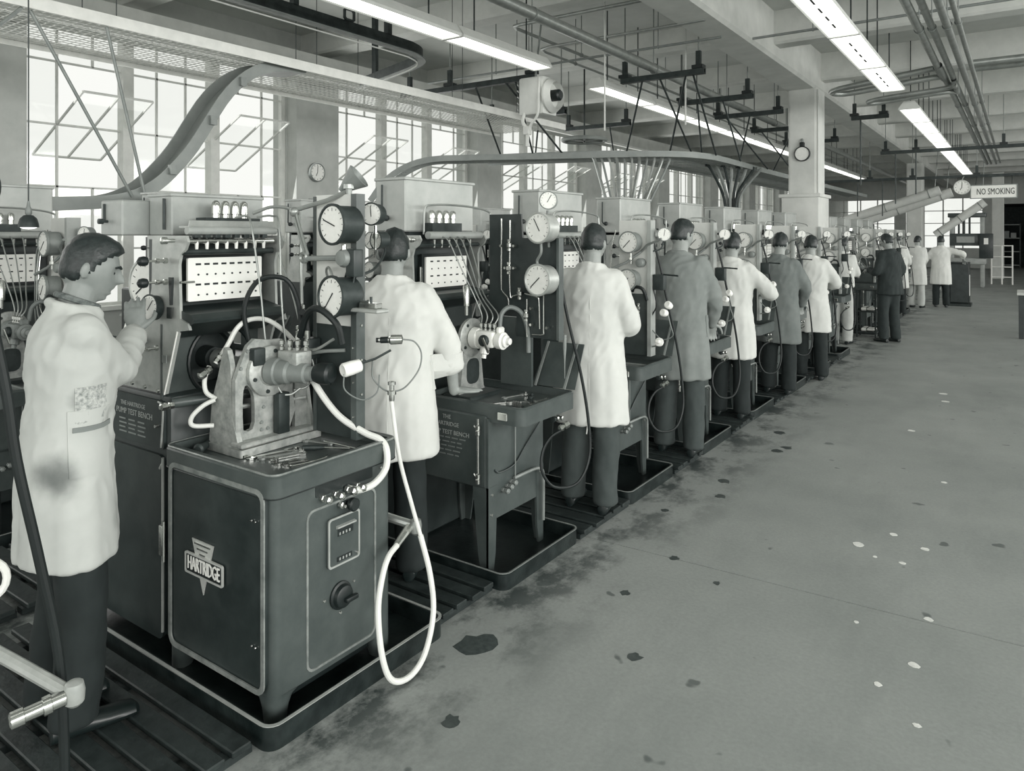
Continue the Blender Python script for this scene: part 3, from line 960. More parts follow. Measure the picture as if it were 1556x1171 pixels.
t2 = part('header_tank', G().rbox(-3.25, -3.07, 1.55, 1.76, 1.715, 1.865, .006, 1), M_MACHL, A)
part('tank_tap', G().lathe((-3.19, 1.552, 1.775), (0, -1, 0), [(.006, 0), (.006, .02), (.012, .022), (.012, .04), (.004, .042)], 10), M_DARKSTEEL, A)
part('sight_glass', G().cyl((-3.21, 1.545, 1.775), (-3.21, 1.545, 1.85), .005, n=8), M_DARKSTEEL, A)
# flywheel behind a round opening
cy_, cz_ = 1.865, 1.19
oc = [(cy_ + .150 * math.cos(2 * PI * i / 32), cz_ - .01 + .150 * math.sin(2 * PI * i / 32)) for i in range(32)]
def sq(i, n=32):
    a = 2 * PI * i / n
    c, s = math.cos(a), math.sin(a)
    k = 1 / max(abs(c) / .24, abs(s) / .17)
    return (1.84 + c * k, 1.195 + s * k)
oo = [sq(i) for i in range(32)]
part('guard_panel', G().frame(oo, oc, (-2.865, 0, 0), (0, 1, 0), (0, 0, 1), .012), M_MACH, A, smooth=False)
part('guard_ring', G().torus((-2.852, cy_, cz_ - .01), (1, 0, 0), .150, .010, 32, 8), M_BLACK, A)
fw = part('flywheel', G().lathe((-3.0, cy_, cz_ - .01), (1, 0, 0), [(.05, 0), (.138, .005), (.138, .05), (.12, .055), (.115, .03), (.05, .03), (.045, .10), (.03, .105), (.03, .17), (.02, .175)], 28), M_DARKSTEEL, A)
part('drive_hub', G().lathe((-2.87, cy_, cz_ - .01), (1, 0, 0), [(.044, 0), (.044, .05), (.036, .06), (.022, .065), (.022, .16)], 18), M_STEEL, A)
part('roller_bar', G().cyl((-2.78, 1.60, 1.045), (-2.60, 1.95, 1.06), .020, n=12), M_MACH, A)
union(A, (-2.75, 1.59, 1.045), (0, -1, 0), 1.3)
part('bench_backplate', G().box(-2.862, -2.85, 1.60, 2.06, .89, 1.03), M_MACHD, A, smooth=False)
# far dial and papers beyond the end plate
gauge(A, (-3.24, 1.735, 1.495), (.1, -1, 0), .113, .06, 215, 'tachometer', case=M_PLATE)
part('dial_post', G().cyl((-3.22, 1.78, 1.07), (-3.22, 1.78, 1.45), .02, n=10), M_DARKSTEEL, A)

# gauge column at the far end of the bench
part('column_panel', G().box(-2.455, -2.232, 2.052, 2.066, 1.345, 1.885), M_PANEL, A, 'light grey upper gauge panel', smooth=False)
part('column_panel', G().box(-2.455, -2.232, 2.054, 2.068, .888, 1.343), M_MACHD, A, 'lower gauge panel, shading put into its dark colour', smooth=False)  # column split in two plates; the lower is coloured darker for shading
part('column_flange', G().box(-2.232, -2.20, 2.045, 2.092, .888, 1.885), M_MACH, A, smooth=False)
part('column_flange', G().box(-2.47, -2.45, 2.05, 2.11, .888, 1.88), M_MACH, A, smooth=False)
for z in (1.70, 1.54, 1.40, 1.26, 1.12, .98):
    bolt(A, (-2.216, 2.045, z), (0, -1, 0), .005, .005)
    bolt(A, (-2.20, 2.07, z - .05), (1, 0, 0), .006, .006)
gauge(A, (-2.222, 1.93, 1.759), (-.05, -1, 0), .078, .12, 160)
gauge(A, (-2.228, 1.93, 1.474), (-.08, -1, .03), .080, .12, 232)
gauge(A, (-2.217, 2.14, 1.805), (.35, -1, 0), .046, .07, 95)
part('gauge_stem', G().lathe((-2.215, 2.165, 1.757), (0, 0, -1), [(.008, 0), (.008, .03), (.013, .032), (.013, .05), (.006, .06), (.006, .10)], 8), M_CHROME, A)
gauge(A, (-2.353, 2.30, 1.694), (-.1, -1, 0), .040, .06, 75)
part('gauge_pipe', G().tube([(-2.353, 2.36, 1.69), (-2.34, 2.34, 1.63), (-2.28, 2.22, 1.57), (-2.25, 2.10, 1.55)], .006, 8, 5), M_DARKSTEEL, A)
part('gauge_stem', G().lathe((-2.222, 2.0, 1.68), (0, 0, -1), [(.010, 0), (.010, .03), (.016, .032), (.016, .05), (.006, .055), (.006, .08)], 8), M_CHROME, A)
mo = part('solenoid', G().lathe((-2.225, 2.052, 1.625), (0, -1, 0), [(.038, 0), (.038, .055), (.030, .07), (.012, .074)], 16), M_STEEL, A)
part('solenoid_box', G().rbox(-2.215, -2.165, 2.0, 2.052, 1.55, 1.66, .005), M_MACHD, A)
part('lever_rod', G().tube([(-2.25, 2.0, 1.625), (-2.36, 1.98, 1.622), (-2.42, 1.97, 1.62)], .011, 8, 1), M_STEEL, A)
part('rod_eye', G().torus((-2.43, 1.97, 1.625), (0, -1, 0), .018, .009, 14, 6), M_PIPE, A)
# jointed lamp arm and shade on the column head
part('lamp_arm', G().tube([(-2.26, 2.06, 1.90), (-2.36, 2.03, 1.86), (-2.50, 1.99, 1.825)], .010, 8, 1), M_PIPE, A)
part('arm_joint', G().sphere((-2.51, 1.985, 1.815), .022), M_PIPE, A)
for dx in (-.008, .010):
    part('lamp_arm', G().tube([(-2.51 + dx, 1.985, 1.81), (-2.46 + dx, 1.975, 1.72), (-2.415 + dx, 1.97, 1.635)], .006, 8, 1), M_PIPE, A)
part('arm_clamp', G().lathe((-2.26, 2.06, 1.885), (0, 0, 1), [(.012, 0), (.014, .02), (.022, .022), (.022, .04), (.010, .044)], 10), M_PIPE, A)
part('lamp_shade', G().lathe((-2.31, 2.06, 1.90), (.60, .35, .55), [(.012, 0), (.020, .02), (.028, .035), (.056, .10), (.054, .101), (.026, .04)], 18), M_STEEL, A, 'small dented conical lamp shade')
# shelf with a small vice on the column
sh = part('instrument_shelf', G().rbox(-2.36, -2.02, 1.985, 2.05, 1.415, 1.43, .004, 1), M_PLATE, A)
part('shelf_cup', G().lathe((-2.20, 2.015, 1.43), (0, 0, 1), [(.022, 0), (.024, .04), (.018, .045), (.018, .01)], 14), M_PLATE, A)
part('vice', G().rbox(-2.14, -2.045, 2.0, 2.04, 1.43, 1.452, .004, 1), M_CHROME, A)
part('vice_screw', G().lathe((-2.16, 2.02, 1.455), (1, 0, 0), [(.004, 0), (.010, .002), (.010, .012), (.004, .014), (.004, .05), (.008, .052), (.008, .06)], 8), M_CHROME, A)
part('vice_handle', G().cyl((-2.09, 2.02, 1.45), (-2.09, 2.02, 1.475), .005, n=8), M_DARKSTEEL, A)
# black hoses and pipes around the column
pipe(A, [(-2.43, 1.95, 1.30), (-2.36, 1.93, 1.40), (-2.28, 1.92, 1.425), (-2.20, 1.94, 1.37), (-2.19, 1.96, 1.29)], .014, M_RUBBER, 'black_hose')
pipe(A, [(-2.62, 1.84, 1.28), (-2.62, 1.82, 1.42), (-2.58, 1.86, 1.53), (-2.50, 1.93, 1.535), (-2.47, 1.97, 1.44), (-2.46, 1.98, 1.32)], .010, M_RUBBER, 'black_hose')
pipe(A, [(-2.33, 2.04, 1.47), (-2.35, 2.02, 1.56), (-2.30, 1.99, 1.585), (-2.25, 1.98, 1.52), (-2.20, 1.99, 1.44)], .005, M_PIPE)
pipe(A, [(-2.225, 2.03, 1.60), (-2.23, 2.01, 1.53), (-2.18, 2.0, 1.51), (-2.17, 2.01, 1.56)], .004, M_DARKSTEEL)
pipe(A, [(-2.44, 1.97, 1.245), (-2.34, 1.96, 1.255), (-2.26, 1.98, 1.30)], .006, M_PIPE)
pipe(A, [(-2.50, 1.98, 1.20), (-2.38, 2.0, 1.235), (-2.27, 2.05, 1.245)], .008, M_STEEL)
# four thin delivery pipes arching from the rack to the pump
pipe(A, [(-2.70, 1.83, 1.79), (-2.66, 1.86, 1.795), (-2.60, 1.84, 1.75), (-2.57, 1.86, 1.50), (-2.54, 1.87, 1.25), (-2.50, 1.90, 1.085), (-2.47, 1.93, 1.06), (-2.44, 1.96, 1.085)], .0045)
pipe(A, [(-2.72, 1.95, 1.795), (-2.68, 2.0, 1.80), (-2.62, 1.99, 1.76), (-2.59, 1.98, 1.45), (-2.55, 1.97, 1.27), (-2.50, 1.96, 1.17)], .0045)
pipe(A, [(-2.72, 1.93, 1.81), (-2.68, 2.0, 1.84), (-2.63, 2.06, 1.83), (-2.58, 2.07, 1.78), (-2.56, 2.06, 1.55), (-2.555, 2.06, 1.42)], .007)
pipe(A, [(-2.66, 2.02, 1.63), (-2.58, 2.03, 1.46), (-2.50, 2.02, 1.29), (-2.44, 2.03, 1.16), (-2.44, 2.0, 1.09), (-2.47, 1.95, 1.075)], .004)
valve(A, (-2.555, 2.06, 1.38))
valve(A, (-2.50, 2.0, 1.30))
union(A, (-2.50, 2.0, 1.24), (0, 0, 1), 1.4)
# pale hoses round the drive coupling, and the thick hose to the aisle end
part('pale_hose', G().tube([(-2.66, 1.715, 1.20), (-2.65, 1.76, 1.265), (-2.64, 1.80, 1.335), (-2.63, 1.85, 1.365), (-2.61, 1.92, 1.36), (-2.59, 1.99, 1.31), (-2.57, 2.03, 1.26)], .010, 10, 6), M_HOSE, A)
part('pale_hose', G().tube([(-2.68, 1.70, 1.19), (-2.68, 1.68, 1.14), (-2.67, 1.68, 1.09), (-2.65, 1.71, 1.06)], .009, 10, 6), M_HOSE, A)
part('pale_hose', G().tube([(-2.64, 1.70, 1.06), (-2.66, 1.66, 1.04), (-2.68, 1.625, 1.0), (-2.68, 1.63, .965), (-2.65, 1.70, .955)], .009, 10, 6), M_HOSE, A)
union(A, (-2.66, 1.715, 1.205), (.1, .7, .7), 1.2)
union(A, (-2.67, 1.70, 1.18), (.1, -.7, -.3), 1.4)
part('thick_hose', G().tube([(-2.44, 1.985, 1.20), (-2.38, 1.99, 1.10), (-2.28, 2.02, .985), (-2.18, 2.07, .918), (-2.12, 2.10, .892), (-2.085, 2.10, .855), (-2.07, 2.08, .79), (-2.075, 2.02, .745), (-2.09, 1.95, .738), (-2.115, 1.918, .748)], .0135, 10, 6), M_HOSE, A, 'thick pale hose draped over the worktop edge')
union(A, (-2.115, 1.914, .748), (1, 0, 0), 1.3)

# pump cradle on the worktop: its own fixture bolted to the bench
FX = A
def plate_xz(): pass
Cr = part('cradle', G().prism([(p[0], p[1]) for p in rrect(.24, .40, .012)], (-2.59, 1.90, .852), (1, 0, 0), (0, 1, 0), .03), M_CAST, A, 'cast aluminium pump cradle')
outer = [(1.715, .885), (1.712, 1.02), (1.712, 1.145), (1.735, 1.205), (1.768, 1.275), (1.80, 1.30), (1.86, 1.29), (1.93, 1.285), (1.985, 1.25), (1.99, 1.16), (1.985, 1.06), (2.0, .98), (1.96, .885), (1.84, .885)]
# slotted front plate
hole = [(1.748, .945), (1.745, 1.0), (1.745, 1.06), (1.748, 1.10), (1.755, 1.118), (1.764, 1.12), (1.775, 1.11), (1.79, 1.09), (1.797, 1.07), (1.80, 1.03), (1.80, 1.0), (1.80, .965), (1.79, .94), (1.77, .935)]
part('cradle_plate', G().frame(outer, hole, (-2.545, 0, 0), (0, 1, 0), (0, 0, 1), .022), M_CAST, Cr, smooth=False)
part('side_web', G().prism([(-2.70, .882), (-2.50, .882), (-2.545, 1.0), (-2.555, 1.20), (-2.575, 1.26), (-2.60, 1.27), (-2.64, 1.15), (-2.68, 1.05)], (0, 1.712, 0), (1, 0, 0), (0, 0, 1), -.022), M_CAST, Cr, smooth=False)
part('right_gusset', G().prism([(2.0, .882), (2.105, .882), (2.06, 1.10), (2.045, 1.16), (2.0, 1.14)], (-2.545, 0, 0), (0, 1, 0), (0, 0, 1), .02), M_CAST, Cr, smooth=False)
part('right_web', G().prism([(-2.70, .882), (-2.49, .882), (-2.54, 1.13), (-2.64, 1.13)], (0, 2.06, 0), (1, 0, 0), (0, 0, 1), -.016), M_CAST, Cr, smooth=False)
part('base_flange', G().rbox(-2.545, -2.47, 1.705, 2.11, .885, .905, .005, 1), M_CAST, Cr)
for (y, z) in ((1.765, 1.255), (1.735, 1.19), (1.83, .93), (1.86, .93), (1.83, .96), (1.84, 1.02), (1.95, .93)):
    bolt(Cr, (-2.523, y, z), (1, 0, 0), .008, .008, M_STEEL)
part('clamp_block', G().rbox(-2.54, -2.49, 1.775, 1.83, 1.195, 1.265, .006), M_DARKSTEEL, Cr)
part('pump_flange', G().lathe((-2.525, 1.862, 1.165), (1, 0, 0), [(.098, 0), (.102, .004), (.102, .022), (.096, .026), (.060, .026), (.056, .032)], 32), M_CAST, A)
for k in range(6):
    a = 2 * PI * k / 6 + .3
    bolt(A, (-2.50, 1.862 + .082 * math.cos(a), 1.165 + .082 * math.sin(a)), (1, 0, 0), .009, .008, M_DARKSTEEL)
pb = part('pump_body', G().lathe((-2.50, 1.862, 1.165), (1, .28, 0), [(.056, 0), (.056, .04), (.048, .045), (.048, .09), (.040, .10), (.040, .17), (.030, .175), (.030, .20)], 20), M_STEEL, A)
part('pump_gallery', G().rbox(-2.48, -2.36, 1.875, 1.955, 1.19, 1.25, .008), M_CAST, A)
part('pump_governor', G().lathe((-2.30, 1.94, 1.165), (1, .28, 0), [(.020, -.06), (.022, -.02), (.036, -.015), (.044, .01), (.044, .05), (.034, .06)], 16), M_BLACK, A)
part('chrome_collar', G().lathe((-2.36, 1.90, 1.165), (1, .28, 0), [(.024, -.02), (.026, -.018), (.026, .03), (.022, .034)], 14), M_CHROME, A)
for k in range(4):
    union(A, (-2.46 + .032 * k, 1.885 + .014 * k, 1.25), (0, 0, 1), 1.0)
part('drain_bracket', G().rbox(-2.52, -2.48, 1.885, 1.94, .90, 1.07, .006), M_DARKSTEEL, A)
part('delivery_block', G().rbox(-2.475, -2.42, 1.985, 2.05, 1.20, 1.285, .005), M_DARKSTEEL, A)
part('delivery_tube', G().cyl((-2.44, 1.995, 1.13), (-2.44, 1.995, 1.32), .012, n=10), M_CHROME, A)
part('lead_cable', G().tube([(-2.44, 1.995, 1.32), (-2.445, 1.99, 1.38), (-2.43, 1.96, 1.40)], .014, 8, 3), M_RUBBER, A)
part('tie_bar', G().cyl((-2.62, 1.72, 1.02), (-2.52, 2.05, 1.02), .010, n=8), M_CAST, A)
part('bench_plug', G().lathe((-2.66, 1.64, .872), (.5, -.85, 0), [(.014, -.09), (.016, -.03), (.020, -.028), (.022, 0), (.014, .006)], 12), M_DARKSTEEL, A)

# tools lying on the worktop of the nearest bench
ZT = .8505
tools = [
    ('ring_spanner', 'largest bright spanner lying nearest the pump cradle', (-2.425, 1.80, ZT), 74, .20, .036),
    ('open_spanner', 'dark long spanner beside the largest one on the nearest bench', (-2.385, 1.815, ZT), 72, .17, .028),
    ('open_spanner', 'bright double ended spanner in the middle of the tool row', (-2.345, 1.825, ZT), 73, .15, .030),
    ('open_spanner', 'small bright spanner near the aisle edge of the nearest bench', (-2.255, 1.79, ZT), 70, .10, .024),
    ('open_spanner', 'small dull spanner behind the small bright one', (-2.290, 1.775, ZT), 76, .09, .020),
    ('open_spanner', 'spanner lying by the gauge column base on the nearest bench', (-2.40, 2.02, ZT), 15, .15, .024),
]
for nm, lb, p, a, L, w in tools:
    spanner(nm, lb, p, R(a), L, w, M_CHROME if 'bright' in lb else M_PIPE, 'tools on the nearest bench')
t = thing('bent_rod', 'thin bent bright rod lying along the bench edge', 'tool', (-2.21, 1.83, ZT), 'tools on the nearest bench')
part('rod', G().tube([(-2.235, 1.75, ZT + .004), (-2.215, 1.83, ZT + .004), (-2.215, 1.90, ZT + .004), (-2.235, 1.925, ZT + .004)], .003, 6, 5), M_CHROME, t)
part('tip', G().sphere((-2.235, 1.75, ZT + .005), .005, 8, 6), M_CHROME, t)
t = thing('screwdriver', 'screwdriver with a dark wooden handle lying on the nearest bench', 'screwdriver', (-2.29, 1.96, ZT), 'tools on the nearest bench')
part('handle', G().lathe((-2.33, 1.94, ZT + .012), (.75, .62, 0), [(.006, -.05), (.011, -.045), (.012, 0), (.008, .03), (.006, .04)], 10), M_DARKSTEEL, t)
part('blade', G().cyl((-2.30, 1.965, ZT + .012), (-2.22, 2.03, ZT + .006), .003, n=6), M_CHROME, t)
t = thing('tee_wrench', 'tee handled socket wrench lying against the column foot', 'wrench', (-2.24, 2.06, ZT), 'tools on the nearest bench')
part('bar', G().cyl((-2.38, 2.035, ZT + .008), (-2.18, 2.04, ZT + .008), .005, n=8), M_CHROME, t)
part('head', G().lathe((-2.18, 2.04, ZT + .012), (1, 0, 0), [(.008, 0), (.012, .002), (.012, .03), (.008, .032)], 8), M_DARKSTEEL, t)
for i, (x, y) in enumerate(((-2.47, 1.72), (-2.44, 1.735), (-2.36, 1.90), (-2.395, 1.905), (-2.33, 1.745))):
    o = obj('loose_nut', G().lathe((x, y, ZT), (0, 0, 1), [(.009, 0), (.011, .002), (.011, .012), (.006, .014)], 6), M_CHROME, loc=(x, y, ZT), smooth=False)
    tag(o, ['loose nut at the cradle corner', 'loose nut just off the cradle corner', 'loose nut at the far end of the spanner row', 'loose nut beside the spanner tips', 'loose nut near the bench edge'][i] + ' of the nearest bench', 'nut', 'tools on the nearest bench')
# paper sheets beyond the end plate
o = obj('paper_sheet', G().prism([(-.07, -.10), (.07, -.10), (.07, .10), (-.07, .10)], (-3.20, 1.66, 1.28), (1, .1, 0), (-.15, .35, .9), .002), M_WHITE, loc=(-3.20, 1.66, 1.28), smooth=False)
tag(o, 'white paper sheet leaning below the large dial of the nearest bench', 'paper')

# ---------------------------------------------------------------- the older benches along the row
def bench_tray(label):
    t = thing('drip_tray', label, 'tray', (-2.03, 2.84, 0), 'drip trays under the legged benches')
    part('pan', G().rtray(-3.42, -2.03, 2.84, 3.56, 0, .080, .05, .016, .012), M_TRAY, t)
    w, h, cx, cy = 1.39, .72, -2.725, 3.20
    part('worn_rim', G().frame([(p[0] + cx, p[1] + cy) for p in rrect(w + .004, h + .004, .052, 5)], [(p[0] + cx, p[1] + cy) for p in rrect(w - .014, h - .014, .045, 5)], (0, 0, .0795), (1, 0, 0), (0, 1, 0), .003), M_STEEL, t)
    return t

def legged_bench(label, dark_board):
    B = thing('pump_test_bench', label, 'machine', (-2.03, 2.84, 0), 'legged pump test benches in the row')
    # body on four plate legs
    part('cabinet', G().rbox(-2.76, -2.212, 2.93, 3.44, .43, .80, .008, 1), M_MACH, B)
    part('aisle_apron', G().prism([(2.93, .43), (2.945, .27), (3.425, .27), (3.44, .43), (3.44, .79), (2.93, .79)], (-2.212, 0, 0), (0, 1, 0), (0, 0, 1), .014), M_MACH, B, smooth=False)
    for (y0, y1, s) in ((2.93, 2.99, 1), (3.38, 3.44, -1)):
        for x, ex in ((-2.198, 1), (-2.76, -1)):
            yy = y0 if s > 0 else y1
            g = G().prism([(0, .012), (s * .045, .012), (s * .06, .10), (s * .075, .44), (0, .44)], (x - (.012 if ex > 0 else 0), yy, 0), (0, 1, 0), (0, 0, 1), .014)
            q = [(0, .012), (-ex * .05, .012), (-ex * .065, .10), (-ex * .10, .44), (0, .44)]
            g.prism(q, (x, yy + (0 if s > 0 else -.012), 0), (1, 0, 0), (0, 0, 1), -.012)
            part('leg', g, M_MACH, B, smooth=False)
    for z, y in ((.40, 2.96), (.30, 2.955), (.40, 3.41)):
        bolt(B, (-2.198, y, z), (1, 0, 0), .009, .006)
    part('rear_pedestal', G().rbox(-3.32, -2.762, 2.95, 3.50, .014, 1.30, .012, 1), M_MACHD, B)
    part('worktop', G().rtray(-2.66, -2.0, 2.945, 3.475, .772, .862, .05, .022, .05), M_MACH, B)
    dp = part('drawer_pull', G().rbox(-2.145, -2.085, 2.930, 2.946, .792, .832, .004, 1), M_CHROME, B)
    # engraved name and small print on the operator side
    yf = 2.929
    for tx, sz, dx, z in (('THE', .030, 0, .765), ('HARTRIDGE', .030, 0, .728), ('PUMP TEST BENCH', .032, .015, .685)):
        part('engraving', text_geo(tx, sz, (-2.47 + dx, yf, z), (1, 0, 0), (0, 0, 1), .001), M_MACHL, B, smooth=False)
    random.seed(3)
    for i in range(5):
        x = -2.57
        while x < -2.38:
            w = random.uniform(.022, .05)
            part('engraved_line', G().box(x, x + w, yf - .001, yf + .001, .655 - i * .022, .661 - i * .022), M_STEEL, B, smooth=False)
            x += w + .012
    hr = part('hinge_rod', G().cyl((-2.245, 2.905, .47), (-2.245, 2.905, .79), .006, n=8), M_CHROME, B)
    for z in (.49, .735):
        part('hinge_knuckle', G().lathe((-2.245, 2.905, z - .03), (0, 0, 1), [(.008, 0), (.013, .004), (.013, .024), (.010, .028), (.014, .032), (.014, .05), (.006, .056)], 10), M_CHROME, hr)
        part('hinge_arm', G().cyl((-2.245, 2.905, z), (-2.285, 2.93, z + .008), .006, n=6), M_CHROME, hr)
    # plumbing on the aisle end
    for i, y in enumerate((3.05, 3.085, 3.12)):
        union(B, (-2.198, y, .40 + .012 * i), (1, -.2, .1), 1.2, m=M_STEEL)
    pipe(B, [(-2.185, 3.14, .44), (-2.16, 3.30, .45), (-2.16, 3.36, .43), (-2.17, 3.40, .38), (-2.17, 3.40, .14)], .009, M_STEEL, 'drain_pipe')
    pipe(B, [(-2.185, 3.15, .43), (-2.185, 3.15, .60), (-2.185, 3.15, .76)], .0035, M_STEEL)
    pipe(B, [(-2.195, 2.98, .52), (-2.19, 3.02, .50), (-2.19, 3.15, .51), (-2.19, 3.25, .58), (-2.18, 3.40, .70)], .005, M_MACHD, 'sagging_hose')
    v = valve(B, (-2.04, 3.34, .735), (1, 0, .1), 'drain_tap')
    pipe(B, [(-2.06, 3.34, .74), (-2.06, 3.33, .78)], .009, M_STEEL)
    pipe(B, [(-2.05, 3.40, .655), (-2.09, 3.35, .62), (-2.11, 3.30, .55), (-2.10, 3.28, .45), (-2.06, 3.34, .36), (-1.99, 3.46, .36), (-1.97, 3.56, .48), (-1.98, 3.57, .68), (-2.0, 3.52, .95), (-2.04, 3.45, 1.25), (-2.08, 3.42, 1.50), (-2.13, 3.42, 1.66)], .0085, M_RUBBER, 'black_hose', 6)
    union(B, (-2.06, 3.39, .66), (.3, .8, .3), 1.6)
    # head
    off = 1.345
    ep = [(x, z) for x, z in EP]
    e1 = part('end_plate', G().prism(ep, (0, 2.952, 0), (1, 0, 0), (0, 0, 1), -.012), M_PLATE, B, 'light grey end plate of the head')
    part('end_plate', G().prism(ep[1:13], (0, 3.535, 0), (1, 0, 0), (0, 0, 1), -.012), M_PLATE, B)
    part('clamp_screw', G().lathe((-2.70, 2.94, 1.69), (0, -1, 0), [(.008, 0), (.008, .02), (.014, .022), (.014, .036), (.006, .04)], 12), M_CHROME, e1)
    for z in (1.62, 1.54):
        knob(B, (-2.80, 2.94, z), (0, -1, 0), .09, .019)
    part('head_casing', G().box(-2.96, -2.80, 2.955, 3.53, 1.31, 1.70), M_MACHD, B, smooth=False)
    graduate_board(B, -2.765, 3.085, 3.45, 1.415, 1.592, 6)
    part('board_frame', G().frame([(3.06, 1.40), (3.475, 1.40), (3.475, 1.61), (3.06, 1.61)], [(3.08, 1.412), (3.455, 1.412), (3.455, 1.596), (3.08, 1.596)], (-2.775, 0, 0), (0, 1, 0), (0, 0, 1), .012), M_BLACK, B, smooth=False)
    part('board_clip', G().rbox(-2.76, -2.745, 3.03, 3.05, 1.44, 1.54, .003, 1), M_CHROME, B)
    part('hood', G().prism([(-2.80, 1.405), (-2.665, 1.385), (-2.64, 1.365), (-2.645, 1.352), (-2.80, 1.28)], (0, 3.53, 0), (1, 0, 0), (0, 0, 1), .57), M_MACHD, B, smooth=False)
    part('rack_tube', G().cyl((-2.70, 3.04, 1.715), (-2.70, 3.52, 1.715), .022, n=14), M_MACHL, B)
    part('rack_tube', G().cyl((-2.72, 2.965, 1.66), (-2.72, 3.52, 1.66), .012, n=10), M_DARKSTEEL, B)
    for i in range(6):
        y = 3.11 + .065 * i
        part('test_nozzle', G().cyl((-2.715, y, 1.69), (-2.715, y, 1.645), .009, .006, n=8), M_CHROME, B)
    part('bowl_manifold', G().box(-2.76, -2.70, 3.08, 3.34, 1.735, 1.785), M_DARKSTEEL, B, smooth=False)
    for i in range(4):
        y = 3.11 + .062 * i
        part('filter_bowl', G().lathe((-2.735, y, 1.74), (0, 0, 1), [(.017, 0), (.017, .07), (.020, .072), (.020, .10), (.016, .112), (.007, .118)], 12), M_CHROME, B)
    tk = part('fuel_tank', G().rbox(-3.02, -2.79, 2.955, 3.565, 1.735, 2.035, .008, 1), M_TANK, B, 'pale painted fuel tank on top of the head')
    part('tank_lid', G().rbox(-3.028, -2.782, 2.947, 3.573, 2.022, 2.040, .004, 1), M_TANK, B)
    for x in (-3.0, -2.82):
        part('tank_bracket', G().box(x - .015, x + .015, 3.0, 3.5, 1.70, 1.737), M_DARKSTEEL, tk, smooth=False)
    part('sight_glass', G().tube([(-2.955, 2.94, 2.0), (-2.955, 2.938, 1.83), (-2.945, 2.938, 1.815), (-2.93, 2.935, 1.812)], .006, 8, 1), M_DARKSTEEL, tk)
    part('tank_tap', G().lathe((-2.925, 2.955, 1.812), (.4, -1, 0), [(.008, 0), (.010, .015), (.018, .018), (.018, .035), (.006, .04)], 10), M_BLACK, tk)
    part('supply_pipe', G().tube([(-2.74, 3.05, 1.72), (-2.73, 3.05, 1.86), (-2.70, 3.09, 1.885), (-2.66, 3.30, 1.885), (-2.62, 3.48, 1.86), (-2.61, 3.50, 1.80), (-2.61, 3.50, 1.55)], .006, 8, 5), M_PIPE, B)
    # drive opening and shaft
    part('guard_panel', G().box(-2.80, -2.775, 2.97, 3.53, .865, 1.285), M_MACHD, B, smooth=False)
    part('guard_ring', G().torus((-2.773, 3.21, 1.143), (1, 0, 0), .125, .010, 28, 8), M_BLACK, B)
    part('shaft_housing', G().lathe((-2.78, 3.21, 1.143), (1, 0, 0), [(.080, 0), (.080, .02), (.055, .025), (.055, .16), (.062, .165), (.062, .20), (.040, .21), (.030, .24)], 20), M_MACH, B)
    part('pump_flange', G().lathe((-2.545, 3.21, 1.143), (1, 0, 0), [(.06, 0), (.105, .004), (.108, .008), (.108, .026), (.100, .030), (.06, .032)], 32), M_CAST, B)
    for k in range(4):
        a = 2 * PI * k / 4 + .6
        bolt(B, (-2.515, 3.21 + .085 * math.cos(a), 1.143 + .085 * math.sin(a)), (1, 0, 0), .010, .006, M_DARKSTEEL)
    st = part('pump_stand', G().prism([(3.085, .83), (3.335, .83), (3.315, .86), (3.29, 1.05), (3.27, 1.10), (3.15, 1.10), (3.13, 1.05), (3.105, .86)], (-2.55, 0, 0), (0, 1, 0), (0, 0, 1), .03), M_CAST, B, 'cast stand carrying the pump flange', smooth=False)
    part('stand_opening', G().prism(rrect(.11, .14, .04), (-2.523, 3.215, .955), (0, 1, 0), (0, 0, 1), .006), M_DARKSTEEL, st, smooth=False)
    part('stand_foot', G().rbox(-2.62, -2.42, 3.07, 3.35, .812, .842, .006, 1), M_DARKSTEEL, st)
    g = G().lathe((-2.515, 3.21, 1.143), (1, 0, 0), [(.05, 0), (.06, .01), (.058, .05), (.045, .055)], 16)
    PM = M_WHITE if dark_board else M_STEEL
    part('pump_body', g, PM, B, 'pale injection pump under test' if dark_board else None)
    part('pump_head', G().rbox(-2.47, -2.35, 3.165, 3.255, 1.10, 1.19, .014, 2), PM, B)
    part('pump_governor', G().lathe((-2.352, 3.215, 1.140), (1, 0, 0), [(.022, 0), (.046, .008), (.048, .045), (.034, .05), (.034, .064), (.020, .070), (.018, .088), (.010, .09)], 16), PM, B)
    part('pump_lever', G().rbox(-2.345, -2.315, 3.19, 3.24, 1.18, 1.215, .008, 1), PM, B)
    part('feed_pump', G().lathe((-2.43, 3.21, 1.105), (0, -.2, -1), [(.022, 0), (.026, .01), (.026, .045), (.014, .05), (.014, .07)], 10), PM, B)
    part('pump_cover', G().lathe((-2.40, 3.165, 1.14), (0, -1, .1), [(.032, 0), (.032, .015), (.026, .022), (.010, .024)], 12), M_DARKSTEEL, B)
    for k in range(4):
        union(B, (-2.455 + .030 * k, 3.21, 1.185), (0, 0, 1), 1.05)
    part('throttle_arm', G().prism([(-.008, 0), (.008, 0), (.006, .09), (-.006, .09)], (-2.36, 3.15, 1.08), (.9, 0, .3), (-.3, -.2, .9), .006), M_CHROME, B, smooth=False)
    for k in range(4):
        x0 = -2.455 + .030 * k
        pipe(B, [(-2.69, 3.14 + .065 * k, 1.71), (-2.64, 3.15 + .06 * k, 1.68), (-2.58, 3.17 + .05 * k, 1.55), (-2.50, 3.20 + .03 * k, 1.38), (x0, 3.21 + .01 * k, 1.28), (x0, 3.21, 1.225)], .0038)
    part('delivery_filter', G().lathe((-2.53, 3.17, 1.27), (0, 0, 1), [(.012, 0), (.012, .05), (.020, .052), (.020, .16), (.014, .17), (.006, .175)], 12), M_CHROME, B)
